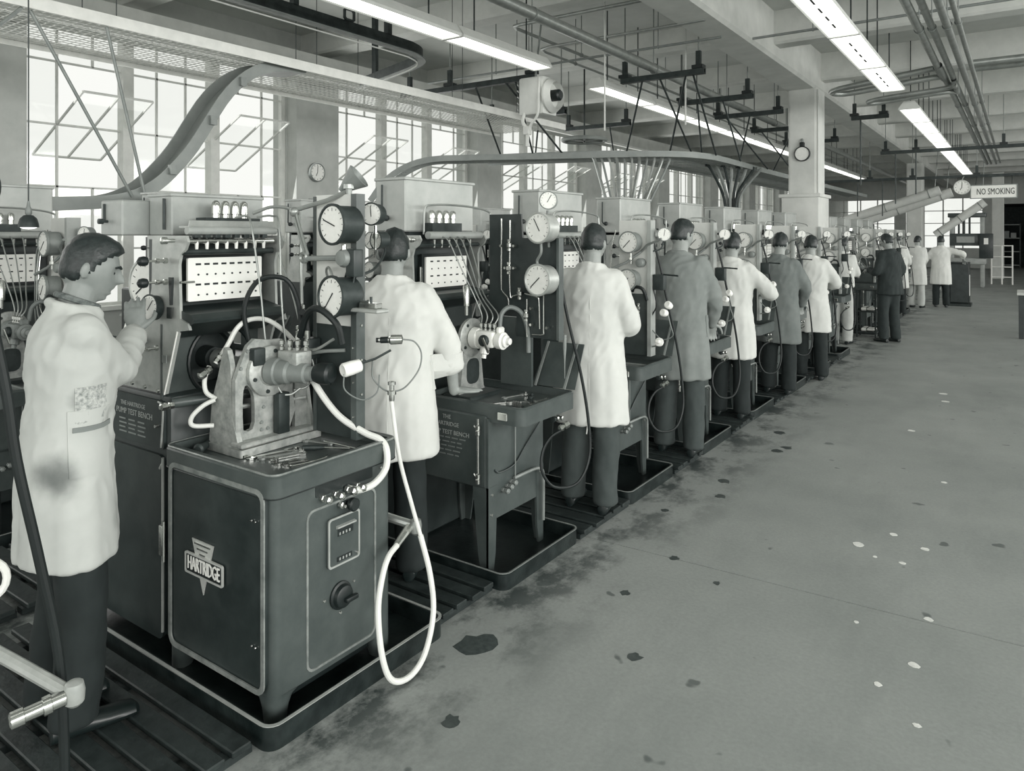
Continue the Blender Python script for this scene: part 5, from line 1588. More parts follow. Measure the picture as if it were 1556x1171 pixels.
def make_person(label, loc, yaw=0, H=1.75, lean=0, twist=0, head=(0, 0), rh=None, lh=None, rhint=(.4, -.5, -.8), lhint=(-.4, -.5, -.8),
                rdir=None, ldir=None, rnrm=(0, -.3, 1), lnrm=(0, -.3, 1), curl=.55, coat='coat', hem=.62, coat_m=None, trousers=None, skin=None,
                roll=0.0, voxel=.012, seed=0, feet=((.11, 0.0, 0), (-.11, 0.02, 0)), quiff=.0, group=None, bulk=1.0, name='person', eyes=False, flat=False):
    """rh / lh: wrist targets in world coordinates; roll: share of the forearm left bare"""
    S = H / 1.75
    base = Vector(loc)
    RZ = Matrix.Rotation(R(yaw), 4, 'Z')
    TW = Matrix.Translation(base) @ RZ
    inv = TW.inverted()
    piv = Vector((0, 0, .95 * S))
    def up(p, w=1.0):
        'lean and twist of the upper body'
        p = Vector(p)
        M = Matrix.Rotation(-R(lean) * w, 3, 'X') @ Matrix.Rotation(R(twist) * w, 3, 'Z')
        return piv + M @ (p - piv)
    def wz(z):
        return sstep(.86 * S, 1.20 * S, z)
    root = thing(name, label, 'person', base, group)
    sh = {s: up(Vector((s * .178 * bulk, -.008, 1.405)) * S) for s in (1, -1)}
    hip = {s: Vector((s * .088, 0, .90)) * S for s in (1, -1)}
    neck = up(Vector((0, -.015, 1.46)) * S)
    hc = up(Vector((0, .03, 1.615)) * S)
    HM0 = Matrix.Translation(hc) @ Matrix.Rotation(R(twist + head[0]), 4, 'Z') @ Matrix.Rotation(-R(lean * .6 + head[1]), 4, 'X') @ Matrix.Scale(S, 4)
    HM = TW @ HM0
    default = {1: Vector((.23, .10, .84)) * S, -1: Vector((-.23, .10, .84)) * S}
    arms = {}
    for s, tgt, hint in ((1, rh, rhint), (-1, lh, lhint)):
        w = inv @ Vector(tgt) if tgt is not None else default[s]
        e, w = two_bone(sh[s], w, .285 * S, .255 * S, Vector(hint))
        arms[s] = (sh[s], e, w)
    # body: legs, trunk, neck, head, arms and hands under one skin
    B = []
    ft = {1: Vector(feet[0]) * S, -1: Vector(feet[1]) * S}
    for s in (1, -1):
        an = Vector((ft[s].x, ft[s].y - .01, .09 * S))
        kn = (hip[s] + an) / 2 + Vector((0, .035 * S, .01))
        B.append(limb([hip[s], kn, an], [.078 * S, .052 * S, .036 * S], 5, 12))
    B.append(loft([((0, 0, .84 * S), (.13 * S, 0, 0), (0, .09 * S, 0)), ((0, 0, .95 * S), (.155 * S, 0, 0), (0, .105 * S, 0)), (up((0, 0, 1.12 * S)), (.14 * S, 0, 0), (0, .10 * S, 0)),
                   (up((0, 0, 1.30 * S)), (.16 * S, 0, 0), (0, .11 * S, 0)), (up((0, -.01, 1.42 * S)), (.13 * S, 0, 0), (0, .075 * S, 0)), (up((0, -.01, 1.47 * S)), (.06 * S, 0, 0), (0, .055 * S, 0))], 20))
    B.append(limb([neck - Vector((0, 0, .04)), neck + (hc - neck) * .45, hc - Vector((0, .005, .02)) * S], [.060 * S, .056 * S, .056 * S], 4, 16))
    hands = {}
    for s, dr, nr in ((1, rdir, rnrm), (-1, ldir, lnrm)):
        a, e, w = arms[s]
        B.append(limb([a - Vector((s * .055 * S, 0, .035)), e, w], [.036 * S, .038 * S, .027 * S], 5, 12))
        dd = (w - e).normalized() if dr is None else (RZ.to_3x3().inverted() @ Vector(dr)).normalized()
        B += hand_shapes(w, dd, RZ.to_3x3().inverted() @ Vector(nr), s, curl, S * 1.02, flat)
    gb = merge(*B)
    gb.v = [TW @ Vector(q) for q in gb.v]
    hg = head_geo(HM)
    ears = [G().sphere((0, 0, 0), (.009, .017, .029), 12, 8) for _ in (0, 1)]
    for k, g in enumerate(ears):
        s = 1 if k == 0 else -1
        g.v = [HM @ (Vector((s * .077, -.012, -.006)) + Matrix.Rotation(R(s * 22), 3, 'Z') @ Vector(q)) for q in g.v]
    gb = merge(gb, hg, *ears)
    body = obj('body', remeshed(gb, voxel * (.48 if eyes else .62), 2, .4), skin or M_SKIN, root, angle=80)
    obj('hair', head_geo(HM, True, 40, 30, seed, quiff), M_HAIR, root, angle=80)
    if eyes:
        for s in (1, -1):
            c = HM @ head_point(s * .36, .88, .035, -.006)
            obj('eye', G().sphere(c, .0125 * S, 12, 8), M_WHITE, root)
            c2 = HM @ head_point(s * .36, .90, .02, .0035)
            obj('iris', G().sphere(c2, .0055, 10, 6), M_INK, root)
            br = [HM @ head_point(s * q, math.sqrt(max(0, 1 - q * q - zz * zz)), zz, .004) for q, zz in ((.14, .185), (.34, .23), (.56, .19))]
            obj('eyebrow', G().tube(br, .0042, 6, 4), M_HAIR, root)
    # trousers and shoes
    T = []
    for s in (1, -1):
        an = Vector((ft[s].x, ft[s].y - .012, .055 * S))
        kn = (hip[s] + an) / 2 + Vector((0, .03 * S, 0))
        T.append(limb([hip[s], kn, an], [.098 * S, .083 * S, .078 * S], 6, 16))
        q = T[-1]
        q.v = [(v[0], v[1], max(v[2], .045 * S)) for v in q.v]
    T.append(loft([((0, 0, .80 * S), (.14 * S, 0, 0), (0, .10 * S, 0)), ((0, 0, .95 * S), (.165 * S, 0, 0), (0, .115 * S, 0)), (up((0, 0, 1.04 * S), .4), (.155 * S, 0, 0), (0, .11 * S, 0))], 20))
    gt = merge(*T)
    gt.v = [TW @ Vector(q) for q in gt.v]
    gt = remeshed(gt, voxel * 1.1, 4)
    displace(gt, lambda p: .009 * noise.noise(Vector((p.x * 9 + seed, p.y * 9, p.z * 6))) + .004 * noise.noise(Vector((p.x * 22, p.y * 22, p.z * 14 + seed))))
    obj('trousers', gt, trousers or M_TROUS, root, angle=80)
    for s in (1, -1):
        rings = []
        for y, w, h in ((-.085, .020, .030), (-.080, .030, .055), (-.05, .036, .075), (-.01, .038, .078), (.04, .040, .062), (.09, .046, .056), (.14, .047, .052), (.175, .040, .044), (.190, .022, .028)):
            pts = (Vector((ft[s].x, ft[s].y + y * S, h * .5 * S + .001)), Vector((w * S, 0, 0)), Vector((0, 0, h * .5 * S)))
            rings.append(pts)
        g = loft(rings, 16)
        g.v = [TW @ Vector((q[0], q[1], max(q[2], .0015))) for q in g.v]
        obj('shoe', g, M_SHOE, root)
    # coat with sleeves, remeshed into one cloth, then folded
    prof = [(hem, .238, .168, .004), ((hem + .80) / 2, .232, .164, .004), (.82, .224, .160, .0), (.94, .212, .152, 0), (1.06, .196, .142, .002), (1.18, .200, .142, .002), (1.29, .210, .145, -.004),
            (1.37, .200, .132, -.012), (1.42, .168, .106, -.016), (1.455, .112, .086, -.014), (1.49, .073, .074, -.006)]
    if hem > .8:
        prof = [(hem, .208, .156, 0)] + [q for q in prof if q[0] > hem + .04]
    rings = []
    for z, rx, ry, cy in prof:
        w = wz(z * S)
        c = up((0, cy * S, z * S), w)
        M = Matrix.Rotation(-R(lean) * w, 3, 'X') @ Matrix.Rotation(R(twist) * w, 3, 'Z')
        rings.append((c, M @ Vector((rx * S * bulk, 0, 0)), M @ Vector((0, ry * S * bulk, 0))))
    C = [loft(rings, 32)]
    for s in (1, -1):
        a, e, w = arms[s]
        rl = roll if not isinstance(roll, dict) else roll.get(s, 0)
        end = w + (e - w) * max(rl, .02)
        a2 = a - Vector((s * .032 * S, 0, .014))
        if rl > .3:
            C.append(limb([a2, e, end], [.074 * S, .068 * S, .060 * S], 6, 18))
            dd = (end - e).normalized()
            _, u, v = basis(dd)
            C.append(loft([(end - dd * .035, u * .058 * S, v * .058 * S), (end - dd * .03, u * .066 * S, v * .066 * S), (end + dd * .025, u * .066 * S, v * .066 * S), (end + dd * .03, u * .056 * S, v * .056 * S)], 18))
        else:
            C.append(limb([a2, e, end], [.074 * S, .064 * S, .048 * S], 6, 18))
    # collar
    M = Matrix.Rotation(-R(lean), 3, 'X') @ Matrix.Rotation(R(twist), 3, 'Z')
    cr = [up(Vector((.084 * math.cos(a), .080 * math.sin(a) - .008, 1.474 - .020 * math.sin(a))) * S) for a in [2 * PI * i / 20 for i in range(20)]]
    C.append(G().tube(cr, .013 * S, 8, 1, True))
    gc = merge(*C)
    gc.v = [TW @ Vector(q) for q in gc.v]
    gc = remeshed(gc, voxel, 9)
    zb = base.z
    def fold(p):
        q = inv @ p
        low = sstep(1.05 * S, .80 * S, q.z)
        a = math.atan2(q.x, q.y)
        f = low * .013 * noise.noise(Vector((math.sin(a) * 2.8 + seed * 3, math.cos(a) * 2.8, q.z * 1.3)))
        f += (.008 - .004 * low) * noise.noise(Vector((q.x * 8 + seed, q.y * 8, q.z * 7 + q.x * 5)))
        r_ = noise.noise(Vector((q.x * 15 + seed, q.y * 15, q.z * 13 - q.x * 9)))
        f += (.0055 - .003 * low) * (1 - abs(r_) * 2.2)
        return f
    displace(gc, fold)
    ct = obj(coat, gc, coat_m or M_COATG, root, angle=80)
    return root, ct, gc, TW, up, S

def patch(root, gc, TW, centre, nrm, udir, w, h, name, m, off=.004, thick=.006, poly=None, n=8):
    'cloth piece lying on the coat, found by dropping its outline on the cloth'
    tree = BVHTree.FromPolygons([tuple(q) for q in gc.v], gc.f)
    c = TW @ Vector(centre)
    M = TW.to_3x3()
    nn = (M @ Vector(nrm)).normalized()
    u = M @ Vector(udir)
    u = (u - nn * u.dot(nn)).normalized()
    v = nn.cross(u)
    top, ok = [], True
    for j in range(n + 1):
        for i in range(n + 1):
            p = c + u * (i / n - .5) * w + v * (j / n - .5) * h + nn * .3
            hit = tree.ray_cast(p, -nn, .7)
            q = hit[0] if hit[0] is not None else c + u * (i / n - .5) * w + v * (j / n - .5) * h
            top.append(q + nn * off)
    g = G()
    k = n + 1
    vs = top + [q - nn * thick for q in top]
    fs = []
    for j in range(n):
        for i in range(n):
            a = j * k + i
            fs.append((a, a + 1, a + k + 1, a + k))
            b = a + k * k
            fs.append((b, b + k, b + k + 1, b + 1))
    ring = [i for i in range(k)] + [i * k + n for i in range(1, k)] + [n * k + i for i in range(n - 1, -1, -1)] + [i * k for i in range(n - 1, 0, -1)]
    for i in range(len(ring)):
        a, b = ring[i], ring[(i + 1) % len(ring)]
        fs.append((a, a + k * k, b + k * k, b))
    g.add(vs, fs)
    return obj(name, g, m, root)

DB = .0525   # duckboard top
M_COAT1 = coat_mat('near_coat_cloth', .71, [((.17, -.03, 1.13), .05, .8), ((.14, -.09, .89), .095, .75), ((.17, .11, .70), .05, .3), ((.0, -.2, .66), .09, .2)])
M_COAT2 = coat_mat('white_coat_cloth', .81, [((.1, -.2, .8), .12, .12)])
M_COAT3 = coat_mat('clean_white_coat', .79, [])
M_NEWS = mat('newsprint', .62, .85, var=.16, scale=90)

P1, c1, g1, TW1, up1, S1 = make_person('dark haired man in profile in a stained pale coat, nearest on the left', (-2.685, 1.165, DB), -14, 1.68, lean=4, head=(-12, 12),
    rh=(-2.82, 1.475, 1.34), lh=(-2.99, 1.45, 1.27), rhint=(.10, .12, -1), lhint=(-.5, -.2, -.8), rdir=(-.32, .14, .94), rnrm=(.8, -.5, .4), ldir=(.1, .9, .25), lnrm=(-.2, -.2, 1), curl=.5,
    coat_m=M_COAT1, voxel=.0095, seed=1, skin=M_SKIND, quiff=.014, hem=.60, roll={1: .10}, eyes=True, feet=((.11, .02, 0), (-.11, -.03, 0)), bulk=.97)
patch(P1, g1, TW1, (.2, .04, .99), (1, .05, 0), (0, 1, 0), .13, .21, 'coat_pocket', M_COAT1, .004, .007)
patch(P1, g1, TW1, (.2, .045, 1.105), (1, .05, 0), (0, 1, 0), .10, .13, 'folded_newspaper', M_NEWS, .003, .006)
patch(P1, g1, TW1, (.2, .05, 1.035), (1, .05, 0), (0, 1, 0), .125, .016, 'pocket_hem', M_COATG, .010, .006, n=4)
# checked shirt collar showing above the coat
cr = [TW1 @ up1(Vector((.066 * math.cos(a), .066 * math.sin(a) - .002, 1.500 - .022 * math.sin(a))) * S1) for a in [2 * PI * i / 24 for i in range(24)]]
obj('shirt_collar', G().tube(cr, .0105, 8, 1, True), M_SHIRT, P1, 'dark checked shirt collar')

P2, c2, g2, TW2, up2, S2 = make_person('dark haired man in a white coat leaning one bare forearm on the second bench', (-2.56, 2.60, DB), 30, 1.71, lean=5, twist=0, head=(6, 6),
    rh=(-2.37, 2.875, .905), lh=(-2.88, 2.86, 1.18), rhint=(.8, .2, -.3), lhint=(-.6, -.3, -.7), rdir=(.25, .95, -.06), rnrm=(0, .1, 1), curl=.08, flat=True,
    coat_m=M_COAT2, voxel=.011, seed=2, hem=.60, roll={1: .55, -1: .4}, feet=((.12, -.02, 0), (-.12, .03, 0)), bulk=1.06)
patch(P2, g2, TW2, (.19, .05, .99), (1, .15, 0), (0, 1, 0), .14, .17, 'coat_pocket', M_COAT2, .008, .008)
patch(P2, g2, TW2, (.03, -.2, .92), (0, -1, 0), (1, 0, 0), .006, .70, 'back_seam', M_COAT2, .0012, .003, n=10)

P3, c3, g3, TW3, up3, S3 = make_person('bareheaded man in a long clean white coat with bent right elbow', (-2.16, 3.92, DB), 14, 1.745, lean=4, head=(-4, 10),
    rh=(-2.10, 4.20, 1.18), lh=(-2.50, 4.20, 1.20), rhint=(.5, -.7, -.7), lhint=(-.8, -.4, -.6), coat_m=M_COAT3, voxel=.012, seed=3, hem=.53, feet=((.10, -.02, 0), (-.12, .04, 0)), trousers=M_TROUSG)
patch(P3, g3, TW3, (.03, -.2, .9), (0, -1, 0), (1, 0, 0), .006, .80, 'back_seam', M_COAT3, .0012, .003, n=10)
P4, c4, g4, TW4, up4, S4 = make_person('tallest man, wearing a mid grey overall coat, head turned aside', (-2.15, 5.30, DB), 6, 1.80, lean=4, head=(-28, 12),
    rh=(-2.0, 5.60, 1.02), lh=(-2.42, 5.58, 1.10), rhint=(1, -.4, -.5), lhint=(-.8, -.4, -.6), coat_m=M_COATG, voxel=.012, seed=4, hem=.56, feet=((.11, 0, 0), (-.12, .03, 0)), trousers=M_TROUSG, roll={1: .05}, quiff=.012)
patch(P4, g4, TW4, (.19, .04, .98), (1, .05, 0), (0, 1, 0), .13, .16, 'coat_pocket', M_COATG, .006, .008)
P5 = make_person('man in a white coat, right sleeve pushed up, just beyond the tall grey coat', (-2.19, 6.62, DB), 4, 1.70, lean=5, head=(-2, 14),
    rh=(-1.98, 6.96, 1.16), lh=(-2.45, 6.90, 1.12), rhint=(1, -.6, -.7), coat_m=M_COAT3, voxel=.014, seed=5, hem=.56, roll={1: .5}, trousers=M_TROUS)[0]
P6 = make_person('man in a grey overall coat standing between two white coats', (-2.10, 7.90, DB), 0, 1.70, lean=4, head=(0, 14),
    rh=(-1.93, 8.16, .98), lh=(-2.36, 8.2, 1.05), rhint=(1, -.5, -.4), coat_m=mat('dark_grey_overall', .44, .9, var=.03, scale=7), voxel=.014, seed=6, hem=.55)[0]
P7 = make_person('last man in a white coat before the big column, one foot on the aisle floor', (-2.06, 9.12, .002), 4, 1.72, lean=4, head=(0, 16),
    rh=(-1.98, 9.42, 1.12), lh=(-2.34, 9.4, 1.10), rhint=(1, -.5, -.6), coat_m=M_COAT3, voxel=.014, seed=7, hem=.58, feet=((.13, .02, 0), (-.11, .04, 0)))[0]
P8 = make_person('man in a white jacket and pale trousers beside the big column', (-2.33, 12.35, .002), -6, 1.70, lean=6, head=(0, 16),
    rh=(-2.2, 12.7, 1.15), lh=(-2.6, 12.6, 1.15), coat_m=M_COAT3, voxel=.016, seed=8, hem=.92, trousers=M_TROUSL)[0]
P9 = make_person('man in a dark suit with his back to the aisle, hand holding papers', (-1.72, 12.98, .002), 52, 1.74, lean=3, head=(10, 18),
    rh=(-1.78, 13.20, 1.0), lh=(-2.02, 13.0, 1.14), rhint=(.3, -.7, -.6), coat='jacket', coat_m=M_SUIT, voxel=.014, seed=9, hem=.76, trousers=M_SUIT, bulk=.98)[0]
P10 = make_person('man in a white coat leaning over a bench left of the dark suit', (-2.48, 15.93, .002), 25, 1.72, lean=22, head=(0, 15),
    rh=(-2.35, 16.4, 1.05), lh=(-2.85, 16.3, 1.05), coat_m=M_COAT3, voxel=.018, seed=10, hem=.58)[0]
P11 = make_person('man in a white coat standing just behind the dark suit', (-2.16, 17.25, .002), 0, 1.76, lean=3, head=(0, 10),
    rh=(-2.02, 17.6, 1.08), lh=(-2.45, 17.55, 1.08), coat_m=M_COAT3, voxel=.018, seed=11, hem=.58)[0]
P12 = make_person('man in a cream coat and pale trousers, left of the two far coats', (-2.02, 19.45, .002), -10, 1.70, lean=5, head=(-10, 14),
    rh=(-1.9, 19.8, 1.0), lh=(-2.3, 19.75, 1.05), coat_m=coat_mat('cream_coat', .80, []), voxel=.018, seed=12, hem=.55, trousers=M_TROUSL)[0]
P13 = make_person('farthest man in a white coat, right arm reaching to a dark cabinet', (-1.56, 19.95, .002), 8, 1.70, lean=5, head=(4, 12),
    rh=(-1.12, 20.2, 1.12), lh=(-1.95, 20.2, 1.02), rhint=(1, -.3, -.3), coat_m=coat_mat('warm_white_coat', .83, []), voxel=.018, seed=13, hem=.55, roll={1: .5, -1: .5})[0]

# ---------------------------------------------------------------- overhead: conveyor, guards, pipes
def sweep(path, w, h, dz=0, dx=0, sub=6):
    'rectangular bar w wide and h high along a path, offset sideways by dx and up by dz'
    P = catmull(path, sub) if sub > 1 else [Vector(p) for p in path]
    vs = []
    m = len(P)
    for i, p in enumerate(P):
        d = (P[min(i + 1, m - 1)] - P[max(i - 1, 0)]).normalized()
        sx = Vector((d.y, -d.x, 0))
        if sx.length < 1e-6:
            sx = Vector((1, 0, 0))
        sx.normalize()
        upv = sx.cross(d).normalized()
        c = p + sx * dx + upv * dz
        vs += [c - sx * w / 2 - upv * h / 2, c + sx * w / 2 - upv * h / 2, c + sx * w / 2 + upv * h / 2, c - sx * w / 2 + upv * h / 2]
    fs = [(3, 2, 1, 0), tuple(range(4 * m - 4, 4 * m))]
    for i in range(m - 1):
        a, b = 4 * i, 4 * i + 4
        for k in range(4):
            l = (k + 1) % 4
            fs.append((a + k, a + l, b + l, b + k))
    return G().add(vs, fs)

def rungs(path, w, step, r, sub=12):
    P = catmull(path, sub)
    g = G()
    acc = 0
    for a, b in zip(P, P[1:]):
        d = b - a
        L = d.length
        while acc < L:
            p = a + d * (acc / L)
            sx = Vector((d.y, -d.x, 0)).normalized()
            g.bar(p - sx * w / 2, p + sx * w / 2, r, r)
            acc += step
        acc -= L
    return g

def guard(name, label, path, w, step, m, flange=.07, long_n=4, loc=None):
    t = thing(name, label, 'guard', loc or path[0])
    part('side_rail', sweep(path, .012, flange, 0, w / 2), m, t, angle=50)
    part('side_rail', sweep(path, .012, flange, 0, -w / 2), m, t, angle=50)
    part('mesh_wires', rungs(path, w, step, .006), m, t, kind='stuff', smooth=False)
    g = G()
    for i in range(long_n):
        q = sweep(path, .006, .006, -.005, -w / 2 + w * (i + 1) / (long_n + 1))
        g.add(q.v, q.f)
    part('long_wires', g, m, t, kind='stuff', smooth=False)
    return t

M_CHUTE = mat('chute_steel', .54, .55, .2, var=.03, scale=5)
# long wire mesh guard by the windows
gp = [(-6.35, -2.0, 3.36), (-6.35, 2.0, 3.36), (-6.35, 6.0, 3.36), (-6.35, 9.6, 3.36)]
MG = guard('mesh_guard', 'long flat wire mesh guard hung below the window side beam', gp, 1.25, .065, M_MESH, .09, 16)
for i, y in enumerate((1.9, 2.35, 2.6, 2.85, 4.55, 4.8, 5.35, 5.6, 6.9, 7.1, 8.3, 8.6)):
    part('hanger_wire', G().cyl((-5.73, y, 3.36), (-5.73, y, 4.7495), .004, n=5), M_DARKSTEEL, MG)
# swept chute falling from the guard
cp = [(-6.0, .2, 1.90), (-6.0, 1.4, 1.90), (-6.0, 2.5, 1.905), (-6.0, 3.1, 2.0), (-6.0, 3.52, 2.36), (-6.0, 3.93, 2.97), (-6.0, 4.3, 3.25), (-6.0, 4.75, 3.33)]
CH = thing('conveyor_chute', 'grey chute sweeping down in an S past the nearest window', 'chute', (-6.0, 3.0, 1.9))
part('chute_floor', sweep(cp, .34, .012), M_CHUTE, CH, angle=50)
part('side_rail', sweep(cp, .014, .10, .045, .17), M_CHUTE, CH, angle=50)
part('side_rail', sweep(cp, .014, .10, .045, -.17), M_CHUTE, CH, angle=50)
for y, z in ((2.35, 1.905), (3.35, 2.2), (3.72, 2.66), (4.02, 3.05)):
    part('rail_bracket', G().box(-5.83, -5.79, y - .03, y + .03, z + .02, z + .10), M_STEEL, CH, smooth=False)
for a, b in (((-5.78, 2.22, 3.32), (-5.80, 1.0, 1.95)), ((-5.80, 2.28, 3.32), (-5.82, 3.02, 2.02)), ((-5.78, 2.80, 3.32), (-5.79, 3.10, 2.06))):
    part('stay_rod', G().cyl(a, b, .013, n=8), M_STEEL, CH)
for a, b in (((-6.2, .5, 1.9), (-6.2, .5, 4.7495)),):
    part('stay_rod', G().cyl(a, b, .010, n=8), M_STEEL, CH)

# monorail track of the overhead conveyor with its return bend
rp = [(-5.44, -3.0, 3.76), (-5.44, 1.0, 3.76), (-5.44, 4.0, 3.76), (-5.44, 5.6, 3.76), (-5.47, 5.95, 3.76), (-5.60, 6.2, 3.76), (-5.84, 6.36, 3.76), (-6.22, 6.5, 3.76), (-7.32, 6.86, 3.76)]
MR = thing('conveyor_track', 'dark overhead conveyor track with a tight return bend', 'rail', (-5.44, 2.0, 3.76))
part('track_web', sweep(rp, .03, .12), M_DARKSTEEL, MR, angle=50)
part('track_flange', sweep(rp, .09, .014, -.066), M_STEEL, MR, angle=50)
part('guide_wire', sweep(rp, .012, .012, -.10, -.05), M_FIXT, MR, angle=50)
for y in (-1.5, .6, 2.6, 4.3, 5.5):
    part('track_hanger', G().box(-5.47, -5.41, y - .03, y + .03, 3.815, 4.7495), M_DARKSTEEL, MR, smooth=False)
for y in (3.3, 3.9, 4.9):
    part('trolley_bracket', G().frame(rrect(.14, .12, .02, 1), rrect(.10, .08, .012, 1), (-5.38, y, 3.86), (0, 1, 0), (0, 0, 1), .02), M_DARKSTEEL, MR, smooth=False)
part('track_hanger', G().box(-6.92, -6.86, 6.70, 6.76, 3.815, 4.7495), M_DARKSTEEL, MR, smooth=False)

# channels carrying the conveyor, each hung from the ceiling, with a pair of slanting rods
def channel(x0, x1, y, z, label, rods, posts=None):
    t = thing('support_channel', label, 'channel', (x0, y, z), 'hung channels above the machine row')
    part('channel', G().prism([(-.04, -.035), (.04, -.035), (.04, .035), (.03, .035), (.03, -.025), (-.03, -.025), (-.03, .035), (-.04, .035)], (x0, y, z), (0, 1, 0), (0, 0, 1), x1 - x0), M_DARKSTEEL, t, smooth=False)
    for x in (posts or (x0 + .05, x1 - .08)):
        part('drop_post', G().box(x - .03, x + .03, y - .025, y + .025, z + .02, z + .26), M_DARKSTEEL, t, smooth=False)
        part('drop_rod', G().cyl((x, y, z + .25), (x, y, 4.7495), .009, n=6), M_STEEL, t)
        part('clamp', G().box(x - .07, x + .07, y - .06, y + .06, z + .036, z + .08), M_BLACK, t, smooth=False)
    for a, b in rods:
        part('slant_rod', G().cyl(a, b, .014, n=8), M_DARKSTEEL, t)
    return t
TZ = 2.90
channel(-7.35, -5.05, 7.72, 3.72, 'hung channel left of the unit heater', [((-6.0, 7.72, 3.69), (-6.5, 9.0, TZ)), ((-5.5, 7.72, 3.69), (-5.6, 9.35, TZ)), ((-5.35, 7.72, 3.69), (-6.05, 9.2, TZ))], (-7.2, -6.45, -5.1))
channel(-4.40, -3.25, 8.85, 3.77, 'hung channel nearest the big pipe, with black end clamps', [((-3.85, 8.85, 3.74), (-4.1, 10.68, TZ)), ((-4.1, 8.85, 3.74), (-4.75, 9.70, TZ)), ((-3.5, 8.85, 3.74), (-4.2, 10.0, TZ)), ((-3.4, 8.85, 3.74), (-3.72, 10.6, TZ))])
channel(-4.40, -3.25, 10.85, 3.77, 'second hung channel past the unit heater', [((-4.1, 10.85, 3.74), (-4.3, 11.6, TZ)), ((-3.7, 10.85, 3.74), (-3.7, 11.7, TZ))])
channel(-4.40, -3.25, 12.5, 3.77, 'third hung channel past the unit heater', [((-4.2, 12.5, 3.74), (-3.75, 13.4, TZ)), ((-3.8, 12.5, 3.74), (-4.3, 13.4, TZ))])
channel(-4.40, -3.25, 14.6, 3.77, 'fourth hung channel past the unit heater', [((-4.2, 14.6, 3.74), (-3.75, 15.5, TZ)), ((-3.6, 14.6, 3.74), (-4.3, 15.5, TZ))])
channel(-4.40, -3.25, 17.0, 3.77, 'fifth hung channel past the unit heater', [((-4.2, 17.0, 3.74), (-3.75, 17.9, TZ)), ((-3.6, 17.0, 3.74), (-4.3, 17.9, TZ))])
channel(-7.4, -5.9, 9.9, 3.66, 'low hung channel over the window aisle', [((-6.4, 9.9, 3.63), (-6.8, 10.4, 3.05))])
channel(-6.9, -5.6, 11.6, 3.66, 'low hung channel farther along the window aisle', [((-6.0, 11.6, 3.63), (-6.2, 12.2, 3.05))])
channel(-2.5, -1.9, 14.2, 3.80, 'short channel right of the big column', [((-2.35, 14.2, 3.77), (-2.35, 14.2, 2.6))])
channel(-2.6, 1.2, 18.2, 3.55, 'long channel across the aisle beyond the light row', [((-2.3, 18.2, 3.52), (-2.3, 18.2, 2.4)), ((-1.9, 18.2, 3.52), (-1.9, 18.2, 2.6))], (-2.5, -1.9, -.3, 1.1))
channel(-5.0, 1.0, 21.3, 3.16, 'dark beam carrying the warning sign', [((-4.4, 21.3, 3.12), (-4.4, 21.3, 2.2)), ((-3.6, 21.3, 3.12), (-3.6, 21.3, 2.2)), ((-3.0, 21.3, 3.12), (-3.0, 21.3, 2.2))], (-4.8, -3.3, -2.3, -.9, .9))

# curved conveyor guard above the benches
tp = [(-8.1, 7.9, 2.22), (-7.85, 8.05, 2.58), (-7.45, 8.32, 2.82), (-6.95, 8.75, 2.87), (-6.0, 9.2, 2.87), (-4.95, 9.62, 2.87), (-4.35, 9.92, 2.87), (-4.05, 10.4, 2.87), (-4.0, 11.2, 2.87), (-4.05, 14.0, 2.87), (-4.05, 18, 2.87), (-4.05, 24, 2.87)]
guard('conveyor_guard', 'narrow conveyor guard curving round above the benches', tp, .50, .065, M_CHUTE, .085, 5)
tp2 = [(-7.9, 10.2, 3.02), (-6.6, 10.5, 3.02), (-5.6, 10.9, 3.02), (-5.15, 11.6, 3.02), (-5.1, 13, 3.02), (-5.1, 17, 3.02), (-5.1, 24, 3.02)]
guard('conveyor_guard', 'wider conveyor guard behind the narrow curved one', tp2, .95, .07, M_CHUTE, .09, 8)
tp3 = [(-7.6, 9.4, 3.10), (-7.0, 9.55, 3.10), (-6.4, 9.6, 3.10)]
t = thing('return_wheel', 'horizontal return wheel of the conveyor near the unit heater', 'wheel', (-6.0, 10.68, 3.30))
part('wheel_rim', G().torus((-6.0, 10.68, 3.30), (0, 0, 1), .36, .035, 28, 8), M_CHUTE, t)
for k in range(3):
    a = PI * k / 3
    part('spoke', G().bar((-6.0 - .34 * math.cos(a), 10.68 - .34 * math.sin(a), 3.30), (-6.0 + .34 * math.cos(a), 10.68 + .34 * math.sin(a), 3.30), .04, .03), M_STEEL, t, smooth=False)
part('wheel_shaft', G().cyl((-6.0, 10.68, 3.26), (-6.0, 10.68, 4.7495), .014, n=10), M_DARKSTEEL, t)

# bundles of tubes dropping from the guard to the benches
t = thing('pipe_bundle', 'fan of straight tubes dropping from the curved guard', 'pipes', (-4.55, 9.45, .86))
for i in range(11):
    a = i / 10
    top = Vector((-5.15 + .95 * a, 9.42 + .58 * a, 2.86))
    bot = Vector((-4.68 + .14 * a, 9.36 + .06 * (i % 3), 1.55))
    mid = top * .45 + bot * .55 + Vector((0, 0, 0))
    part('tube', G().tube([top, top * .92 + bot * .08 + Vector((.02, 0, -.02)), mid, bot], .017 if i % 3 else .025, 8, 4), (M_PIPE, M_STEEL, M_MACHL)[i % 3], t)
part('manifold', G().rbox(-4.78, -4.46, 9.28, 9.58, 1.30, 1.58, .01), M_MACH, t)
part('stand', G().box(-4.70, -4.54, 9.36, 9.50, 0, 1.30), M_MACHD, t, smooth=False)
t = thing('pipe_bundle', 'bundle of bent dark tubes left of the big column', 'pipes', (-4.0, 12.2, 1.2))
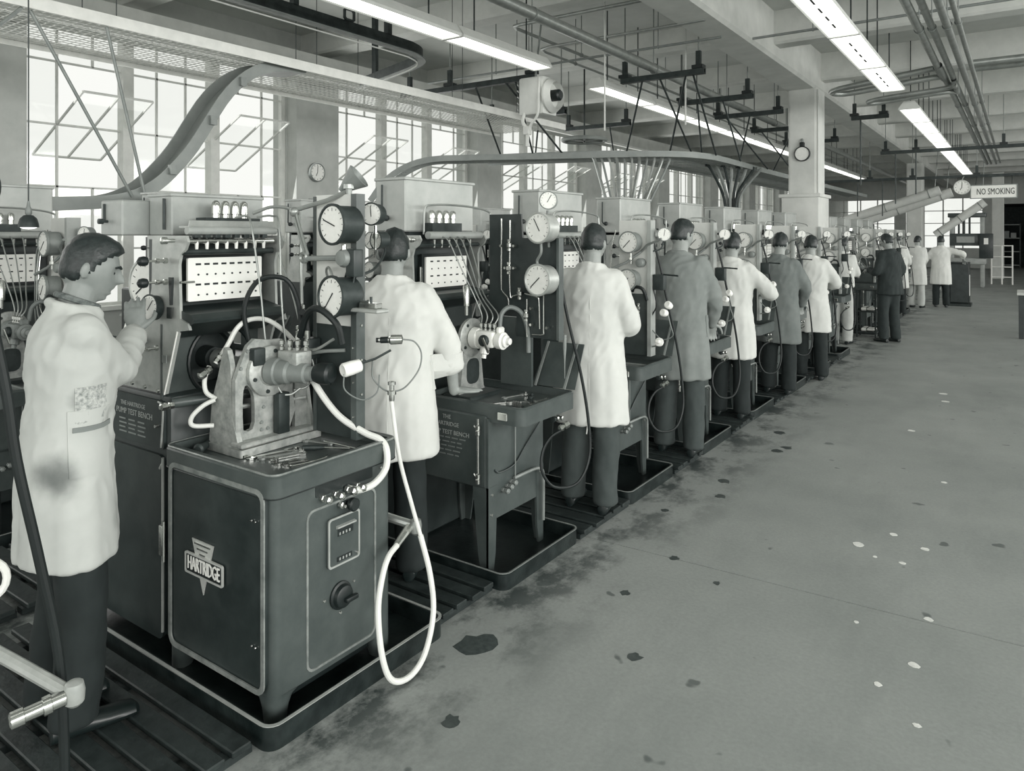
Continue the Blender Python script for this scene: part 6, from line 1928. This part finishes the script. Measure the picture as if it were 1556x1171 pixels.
for i in range(8):
    a = i / 7
    top = Vector((-4.25 + .5 * a, 11.6 + 1.1 * a, 2.86))
    bot = Vector((-4.08 + .20 * a, 12.1 + .06 * (i % 3), 1.75))
    part('tube', G().tube([top, top + Vector((.05, .05, -.03)), (top + bot) / 2 + Vector(((bot.x - top.x) * .35, (bot.y - top.y) * .35, .1)), bot + Vector((0, 0, .3)), bot], .025, 8, 4), (M_DARKSTEEL, M_STEEL)[i % 2], t)
part('manifold', G().rbox(-4.16, -3.78, 11.98, 12.32, 1.45, 1.78, .01), M_MACH, t)
part('stand', G().box(-4.05, -3.90, 12.1, 12.22, 0, 1.45), M_MACHD, t, smooth=False)

# unit heater
t = thing('unit_heater', 'hanging unit heater with dark louvres at the end of the light row', 'heater', (-4.840, 7.42, 3.40))
part('casing', G().rbox(-5.020, -4.660, 7.30, 7.62, 3.16, 3.62, .03), M_FIXT, t)
part('louvre_face', G().box(-5.035, -5.020, 7.33, 7.59, 3.20, 3.58), M_BLACK, t, smooth=False)
for i in range(5):
    part('louvre_blade', G().bar((-5.045, 7.33, 3.24 + .075 * i), (-5.045, 7.59, 3.24 + .075 * i), .035, .01, (1, 0, .8)), M_FIXT, t, smooth=False)
part('fan_shroud', G().lathe((-4.660, 7.46, 3.39), (1, 0, 0), [(.20, 0), (.21, .03), (.17, .09), (.165, .10), (.15, .02)], 24), M_FIXT, t)
part('fan_motor', G().lathe((-4.650, 7.46, 3.39), (1, 0, 0), [(.07, 0), (.07, .12), (.05, .14)], 14), M_BLACK, t)
part('hanger_rod', G().cyl((-4.840, 7.40, 3.61), (-4.840, 7.62, 4.7495), .012, n=8), M_STEEL, t)
part('steam_pipe', G().tube([(-4.940, 7.32, 3.20), (-4.940, 7.28, 3.08), (-4.880, 7.28, 2.98), (-4.880, 7.29, 2.78)], .022, 8, 4), M_FIXT, t)
part('return_pipe', G().tube([(-4.720, 7.31, 3.60), (-4.700, 7.27, 3.40), (-4.720, 7.27, 3.15), (-4.820, 7.27, 3.03), (-4.860, 7.28, 2.90)], .016, 8, 4), M_FIXT, t)
part('steam_trap', G().rbox(-4.920, -4.840, 7.25, 7.33, 2.92, 3.02, .01), M_FIXT, t)

# pipes along the ceiling
def pipe_run(label, pts, r, m, sub=1, hang=(), cat='pipe', group='overhead pipes', name='overhead_pipe'):
    t = thing(name, label, cat, pts[0], group)
    part('pipe', G().tube(pts, r, 12, sub), m, t, angle=50)
    for p in hang:
        part('pipe_hanger', G().cyl((p[0], p[1], p[2] + r * .8), (p[0], p[1], 4.7495), .007, n=6), M_STEEL, t)
        part('pipe_strap', G().torus((p[0], p[1], p[2]), p[3] if len(p) > 3 else (0, 1, 0), r + .004, .006, 14, 6), M_STEEL, t)
    return t
pipe_run('thick grey pipe running above the benches towards the column', [(-3.96, -3, 3.90), (-3.96, 40, 3.90)], .062, M_PIPE, 1, [(-3.96, y, 3.90) for y in (.4, 3.1, 6.0, 8.9, 11.8, 14.6, 17.5)])
pipe_run('thin pipe with a square bend above the unit heater', [(-2.9, 7.10, 4.20), (-4.85, 7.10, 4.20), (-4.95, 7.12, 4.20), (-4.99, 7.22, 4.20), (-4.99, 32, 4.20)], .022, M_PIPE, 1, [(-4.99, y, 4.20) for y in (8.8, 11.7, 14.5)])
pipe_run('thin pipe beside the square bend', [(-2.9, 7.9, 4.12), (-4.95, 7.9, 4.12), (-5.10, 7.95, 4.12), (-5.14, 8.1, 4.12), (-5.14, 32, 4.12)], .018, M_PIPE, 1, [(-5.14, y, 4.12) for y in (8.9, 11.7, 14.5)])
pipe_run('thin conduit crossing between two beams', [(-7.5, 8.45, 4.05), (-2.9, 8.45, 4.05)], .016, M_STEEL, 1, [(x, 8.45, 4.05, (1, 0, 0)) for x in (-6.2, -3.7)])
pipe_run('pale drop pipe below the thick grey pipe', [(-3.72, 9.4, 4.7495), (-3.72, 9.4, 3.2)], .012, M_FIXT, 1)
pipe_run('pale drop pipe beside the unit heater', [(-4.05, 7.7, 4.7495), (-4.05, 7.7, 2.95)], .010, M_FIXT, 1)
pipe_run('conduit on the side of the main beam', [(-2.735, -3, 4.62), (-2.735, 4.2, 4.62)], .014, M_STEEL, 1)
zr = 3.92
pipe_run('leftmost of the four steam pipes, looping out to the left', [(-.90, -2, zr), (-.90, 10.9, zr), (-.92, 11.08, zr), (-1.05, 11.17, zr), (-1.95, 11.2, zr - .1), (-2.2, 11.28, zr - .12), (-2.28, 11.45, zr - .12), (-2.2, 11.62, zr - .12), (-1.95, 11.70, zr - .1), (-1.0, 11.75, zr), (-.90, 11.85, zr), (-.88, 12.1, zr), (-.88, 27, zr)], .042, M_PIPE, 3, [(-.90, y, zr) for y in (2.9, 5.9, 8.9)] + [(-.88, y, zr) for y in (14.5, 17.4, 20.3)])
pipe_run('second steam pipe from the left, with the lower loop', [(-.78, -2, zr), (-.78, 11.5, zr), (-.78, 11.86, zr - .1), (-.80, 12.0, zr - .1), (-.95, 12.06, zr - .12), (-1.6, 12.08, zr - .16), (-1.85, 12.14, zr - .18), (-1.92, 12.26, zr - .18), (-1.82, 12.38, zr - .18), (-1.5, 12.42, zr - .15), (-.9, 12.46, zr - .1), (-.78, 12.6, zr - .1), (-.78, 13.0, zr), (-.78, 27, zr)], .036, M_PIPE, 3, [(-.78, y, zr) for y in (2.9, 5.9, 8.9, 14.5, 17.4)])
pipe_run('third steam pipe from the left', [(-.64, -2, zr), (-.64, 27, zr)], .040, M_PIPE, 1, [(-.64, y, zr) for y in (2.9, 5.9, 8.9, 14.5, 17.4)])
pipe_run('rightmost and thinnest of the steam pipes', [(-.54, -2, zr + .02), (-.54, 27, zr + .02)], .028, M_PIPE, 1, [(-.54, y, zr + .02) for y in (2.9, 5.9, 8.9, 14.5, 17.4)])
for i, (y, z) in enumerate(((11.35, 3.98), (11.95, 4.02))):
    pipe_run(['nearer', 'farther'][i] + ' branch pipe running off to the right from the pipe loops', [(-.52, y, z), (9.0, y, z)], .045, M_PIPE, 1, [(x, y, z, (1, 0, 0)) for x in (.6, 2.6)])
pipe_run('thin sprinkler pipe hung below the beams on the right', [(-2.70, 9.0, 4.12), (6, 9.0, 4.12)], .016, M_STEEL, 1, [(x, 9.0, 4.12, (1, 0, 0)) for x in (-2.0, .4, 2.4)])

# lamps, clocks, signs
def round_clock(label, c, d, rr, cat='clock', hands=True, fit=None, rim=None):
    c = Vector(c)
    d, rt, u = face_frame(d)
    t = thing('wall_clock' if hands else 'bulkhead_lamp', label, cat, c)
    part('rim', G().lathe(c, d, [(rr * .8, 0), (rr, .01), (rr, .06), (rr * .94, .07), (rr * .88, .062), (rr * .86, .045)], 28), rim or M_BLACK, t)
    part('face', G().cyl(c + d * .04, c + d * .052, rr * .88, n=28), M_DIAL, t)
    if hands:
        for k in range(12):
            a = 2 * PI * k / 12
            e = rt * math.cos(a) + u * math.sin(a)
            part('hour_mark', G().bar(c + d * .0525 + e * rr * .68, c + d * .0525 + e * rr * .80, rr * .05, .002, d), M_INK, t, smooth=False)
        for a, L in ((R(88), .66), (R(-118), .45)):
            e = rt * math.cos(a) + u * math.sin(a)
            part('hand', G().bar(c + d * .055, c + d * .055 + e * rr * L, rr * .06, .002, d), M_INK, t, smooth=False)
    return t
round_clock('round wall clock on the pier between the two nearest windows', (WX + .22, 7.33, 2.66), (1, 0, 0), .145, rim=M_STEEL)
part('clock_notice', G().box(WX + .222, WX + .235, 7.2, 7.45, 2.12, 2.26), M_STEEL, thing('wall_notice', 'small dull notice on the pier below the wall clock', 'notice', (WX + .22, 7.32, 2.12)), smooth=False)
rl = round_clock('round white lamp with a black rim on the big column', (-2.965, 12.62, 3.05), (0, -1, 0), .125, 'lamp', False)
part('lamp_bracket', G().rbox(-3.0, -2.93, 12.55, 12.62, 3.17, 3.24, .008), M_BLACK, rl)
part('lamp_bracket', G().rbox(-2.985, -2.945, 12.56, 12.60, 3.23, 3.30, .008), M_STEEL, rl)
pipe_run('pair of thin conduits up the corner of the big column', [(-2.735, 12.66, 2.40), (-2.735, 12.66, 4.10)], .016, M_FIXT, 1)
sg = thing('warning_sign', 'white hanging sign with black capital letters', 'sign', (-.54, 20.6, 2.58))
part('board', G().box(-1.0, -.08, 20.6, 20.625, 2.58, 2.89), M_WHITE, sg, smooth=False)
part('board_frame', G().frame([(-1.01, 2.57), (-.07, 2.57), (-.07, 2.90), (-1.01, 2.90)], [(-.99, 2.59), (-.09, 2.59), (-.09, 2.88), (-.99, 2.88)], (0, 20.6, 0), (1, 0, 0), (0, 0, 1), .008), M_STEEL, sg, smooth=False)
g = text_geo('NO SMOKING', .21, (-.50, 20.5985, 2.73), (1, 0, 0), (0, 0, 1), .003, bold=0)
k_ = .74 / (max(q[0] for q in g.v) - min(q[0] for q in g.v))
g.v = [(-.50 + (q[0] + .50) * k_, q[1], q[2]) for q in g.v]
part('lettering', g, M_INK, sg, smooth=False)
for x in (-.9, -.18):
    part('hook', G().cyl((x, 20.61, 2.89), (x, 21.27, 3.15), .007, n=6), M_DARKSTEEL, sg)
hc_ = round_clock('round clock hanging beside the white warning sign', (-1.17, 20.55, 2.85), (0, -1, 0), .175, rim=M_FIXT)
part('clock_stem', G().cyl((-1.17, 20.57, 3.02), (-1.17, 21.27, 3.16), .012, n=8), M_STEEL, hc_)
rd = thing('round_dial', 'large pale dial cut by the left edge of the picture', 'dial', (-4.75, 1.66, 1.3))
gauge(rd, (-4.78, 1.62, 1.985), (.25, -1, 0), .115, .06, 200, 'dial_case')
part('dial_post', G().cyl((-4.78, 1.70, 1.30), (-4.78, 1.70, 1.98), .018, n=8), M_STEEL, rd)
part('post_foot', G().cyl((-4.78, 1.70, 0), (-4.78, 1.70, 1.30), .03, n=8), M_DARKSTEEL, rd)
pl_ = thing('pendant_lamp', 'small pendant work lamp with a grey dome shade at upper left', 'lamp', (-4.60, 1.80, 1.80))
part('shade', G().lathe((-4.60, 1.80, 1.76), (0, 0, 1), [(.052, 0), (.050, .02), (.042, .05), (.024, .068), (.012, .07), (.012, .066), (.038, .045), (.048, .002)], 20), M_DARKSTEEL, pl_)
part('bulb', G().sphere((-4.60, 1.80, 1.765), (.044, .044, .016), 14, 8), M_LAMP, pl_)
part('lamp_socket', G().lathe((-4.60, 1.80, 1.828), (0, 0, 1), [(.012, 0), (.018, .01), (.018, .03), (.010, .05), (.006, .08)], 10), M_STEEL, pl_)
part('cord', G().cyl((-4.60, 1.80, 1.90), (-4.60, 1.80, 4.7495), .004, n=5), M_DARKSTEEL, pl_)

# sloping ducts and machines in the distance
for i, (a, b, r) in enumerate((((-1.9, 24.0, 2.98), (-4.7, 24.0, 2.05), .13), ((-1.7, 25.4, 2.98), (-4.6, 25.4, 1.95), .14), ((-.9, 26.2, 2.7), (-2.2, 26.2, 1.7), .12))):
    t = thing('sloping_duct', ['upper white duct sloping down behind the far benches', 'lower white duct sloping down behind the far benches', 'short grey duct sloping beside the far white column'][i], 'duct', b)
    part('duct', G().cyl(a, b, r, n=16), M_FIXT, t)
    d_ = (Vector(a) - Vector(b))
    for f in (.1, .5, .9):
        p = Vector(b) + d_ * f
        part('duct_band', G().torus(p, d_, r + .004, .012, 18, 6), M_STEEL, t)
    part('duct_hanger', G().cyl(Vector(a) - d_ * .05, (a[0], a[1], 4.7495), .012, n=6), M_STEEL, t)
    part('duct_post', G().cyl((b[0] + .1, b[1], 0), Vector(b) + Vector((.1, 0, .05)), .06, n=10), M_STEEL, t)
t = thing('dust_hopper', 'dark hopper below the sloping ducts', 'hopper', (-3.9, 23.2, 0))
part('drum', G().lathe((-3.9, 23.2, 1.0), (0, 0, 1), [(.15, 0), (.42, .45), (.42, 1.0), (.36, 1.06)], 18), M_DARKSTEEL, t)
for a in (0, 2.1, 4.2):
    part('leg', G().cyl((-3.9 + .3 * math.cos(a), 23.2 + .3 * math.sin(a), 0), (-3.9 + .3 * math.cos(a), 23.2 + .3 * math.sin(a), 1.4), .025, n=6), M_DARKSTEEL, t)
t = thing('steel_cabinet', 'black cabinet beside the farthest man in white', 'cabinet', (-1.2, 20.6, 0))
part('carcass', G().rbox(-1.42, -1.02, 20.42, 20.95, .06, 1.05, .01), M_BLACK, t)
part('door', G().box(-1.40, -1.04, 20.405, 20.42, .10, 1.0), M_MACHD, t, smooth=False)
part('plinth', G().box(-1.46, -.98, 20.38, 20.99, 0, .06), M_DARKSTEEL, t, smooth=False)
part('white_label', G().box(-1.019, -1.012, 20.5, 20.66, .25, .75), M_WHITE, t, smooth=False)
t = thing('tall_press', 'tall grey press with open head beyond the far white coats', 'machine', (-1.45, 28.4, 0))
part('column_post', G().rbox(-1.95, -1.82, 28.1, 28.5, 0, 2.35, .02), M_MACHL, t)
part('column_post', G().rbox(-1.10, -.98, 28.1, 28.5, 0, 2.35, .02), M_MACHL, t)
part('head', G().rbox(-1.95, -.98, 28.05, 28.55, 1.35, 1.75, .02), M_MACH, t)
part('crown', G().rbox(-2.0, -.93, 28.0, 28.6, 2.28, 2.42, .02), M_MACH, t)
part('name_panel', G().box(-1.75, -1.25, 28.03, 28.05, 1.45, 1.65), M_MACHL, t, smooth=False)
part('table', G().rbox(-2.0, -.93, 28.0, 28.6, .75, .95, .02), M_MACHL, t)
part('control_box', G().rbox(-1.12, -.74, 27.9, 28.1, .95, 1.75, .02), M_MACHD, t)
part('window_plate', G().box(-.99, -.87, 27.885, 27.9, 1.4, 1.6), M_WHITE, t, smooth=False)
for x in (-1.7, -1.55, -1.4):
    part('guide_rod', G().cyl((x, 28.3, 1.75), (x, 28.3, 2.3), .03, n=8), M_DARKSTEEL, t)
t = thing('tube_rack', 'white tubular rack right of the tall press', 'rack', (-.55, 30.2, 0))
for x in (-.85, -.55, -.25):
    part('upright', G().cyl((x, 30.2, 0), (x, 30.2, 1.35), .025, n=8), M_WHITE, t)
for z in (.25, .6, .95, 1.33):
    part('cross_tube', G().cyl((-.86, 30.2, z), (-.24, 30.2, z), .02, n=8), M_WHITE, t)
t = thing('parts_rack', 'low dark rack with pale parts at the feet of the dark suited man', 'rack', (-2.12, 13.44, 0))
for x in (-2.26, -1.98):
    for y in (13.32, 13.62):
        part('upright', G().box(x - .012, x + .012, y - .012, y + .012, 0, .80), M_DARKSTEEL, t, smooth=False)
for z in (.08, .42, .78):
    part('shelf', G().box(-2.28, -1.96, 13.30, 13.64, z, z + .02), M_DARKSTEEL, t, smooth=False)
random.seed(11)
for k, z in enumerate((.10, .44)):
    for i in range(5):
        y = 13.345 + .062 * i
        h_ = random.uniform(.04, .16)
        o = thing('machine_part', 'pale machined part ' + ['nearest the aisle end', 'second in the row', 'in the middle of the row', 'fourth in the row', 'at the far end of the row'][i] + [' on the lower rack shelf', ' on the middle rack shelf'][k], 'part', (-2.06, y, z), 'pale parts on the low rack')
        part('barrel', G().lathe((-2.20, y, z + .032), (1, 0, 0), [(.015, 0), (.028, .01), (.028, .08), (.018, .09), (.018, .19), (.010, .2)], 10), (M_WHITE, M_CAST)[i % 2], o)
        part('flange', G().cyl((-2.12, y, z + .032), (-2.105, y, z + .032), .031, n=10), M_CHROME, o)
t = thing('work_table', 'plain wooden table cut by the right edge of the picture', 'table', (.5, 15.0, 0))
part('top', G().rbox(-.06, 1.35, 14.55, 15.45, .72, .757, .004, 1), M_FIXT, t)
part('apron', G().box(0, 1.30, 14.60, 14.63, .62, .72), M_MACHD, t, smooth=False)
for x in (0.0, 1.28):
    for y in (14.62, 15.38):
        part('leg', G().prism([(-.035, 0), (.035, 0), (.04, .72), (-.04, .72)], (x, y + .03, 0), (1, 0, 0), (0, 0, 1), .06), M_MACHD, t, smooth=False)
# dim shop beyond the far opening
for i, x in enumerate((-.6, .9, 2.4, 3.9)):
    t = thing('storage_shelf', ['leftmost', 'second', 'third', 'rightmost'][i] + ' dim storage shelf in the unlit shop beyond the far opening', 'shelf', (x, 46.0, 0))
    for dx in (-.55, .55):
        part('upright', G().box(x + dx - .03, x + dx + .03, 45.8, 46.3, 0, 2.3), M_DARKSTEEL, t, smooth=False)
    for z in (.1, .8, 1.5, 2.2):
        part('shelf_board', G().box(x - .56, x + .56, 45.8, 46.3, z, z + .05), M_STEEL, t, smooth=False)
    for k in range(3):
        part('carton', G().box(x - .45 + .3 * k, x - .22 + .3 * k, 45.85, 46.2, 1.55, 1.55 + .25 + .1 * (k % 2)), (M_FIXT, M_STEEL, M_MACHL)[k], t, smooth=False)
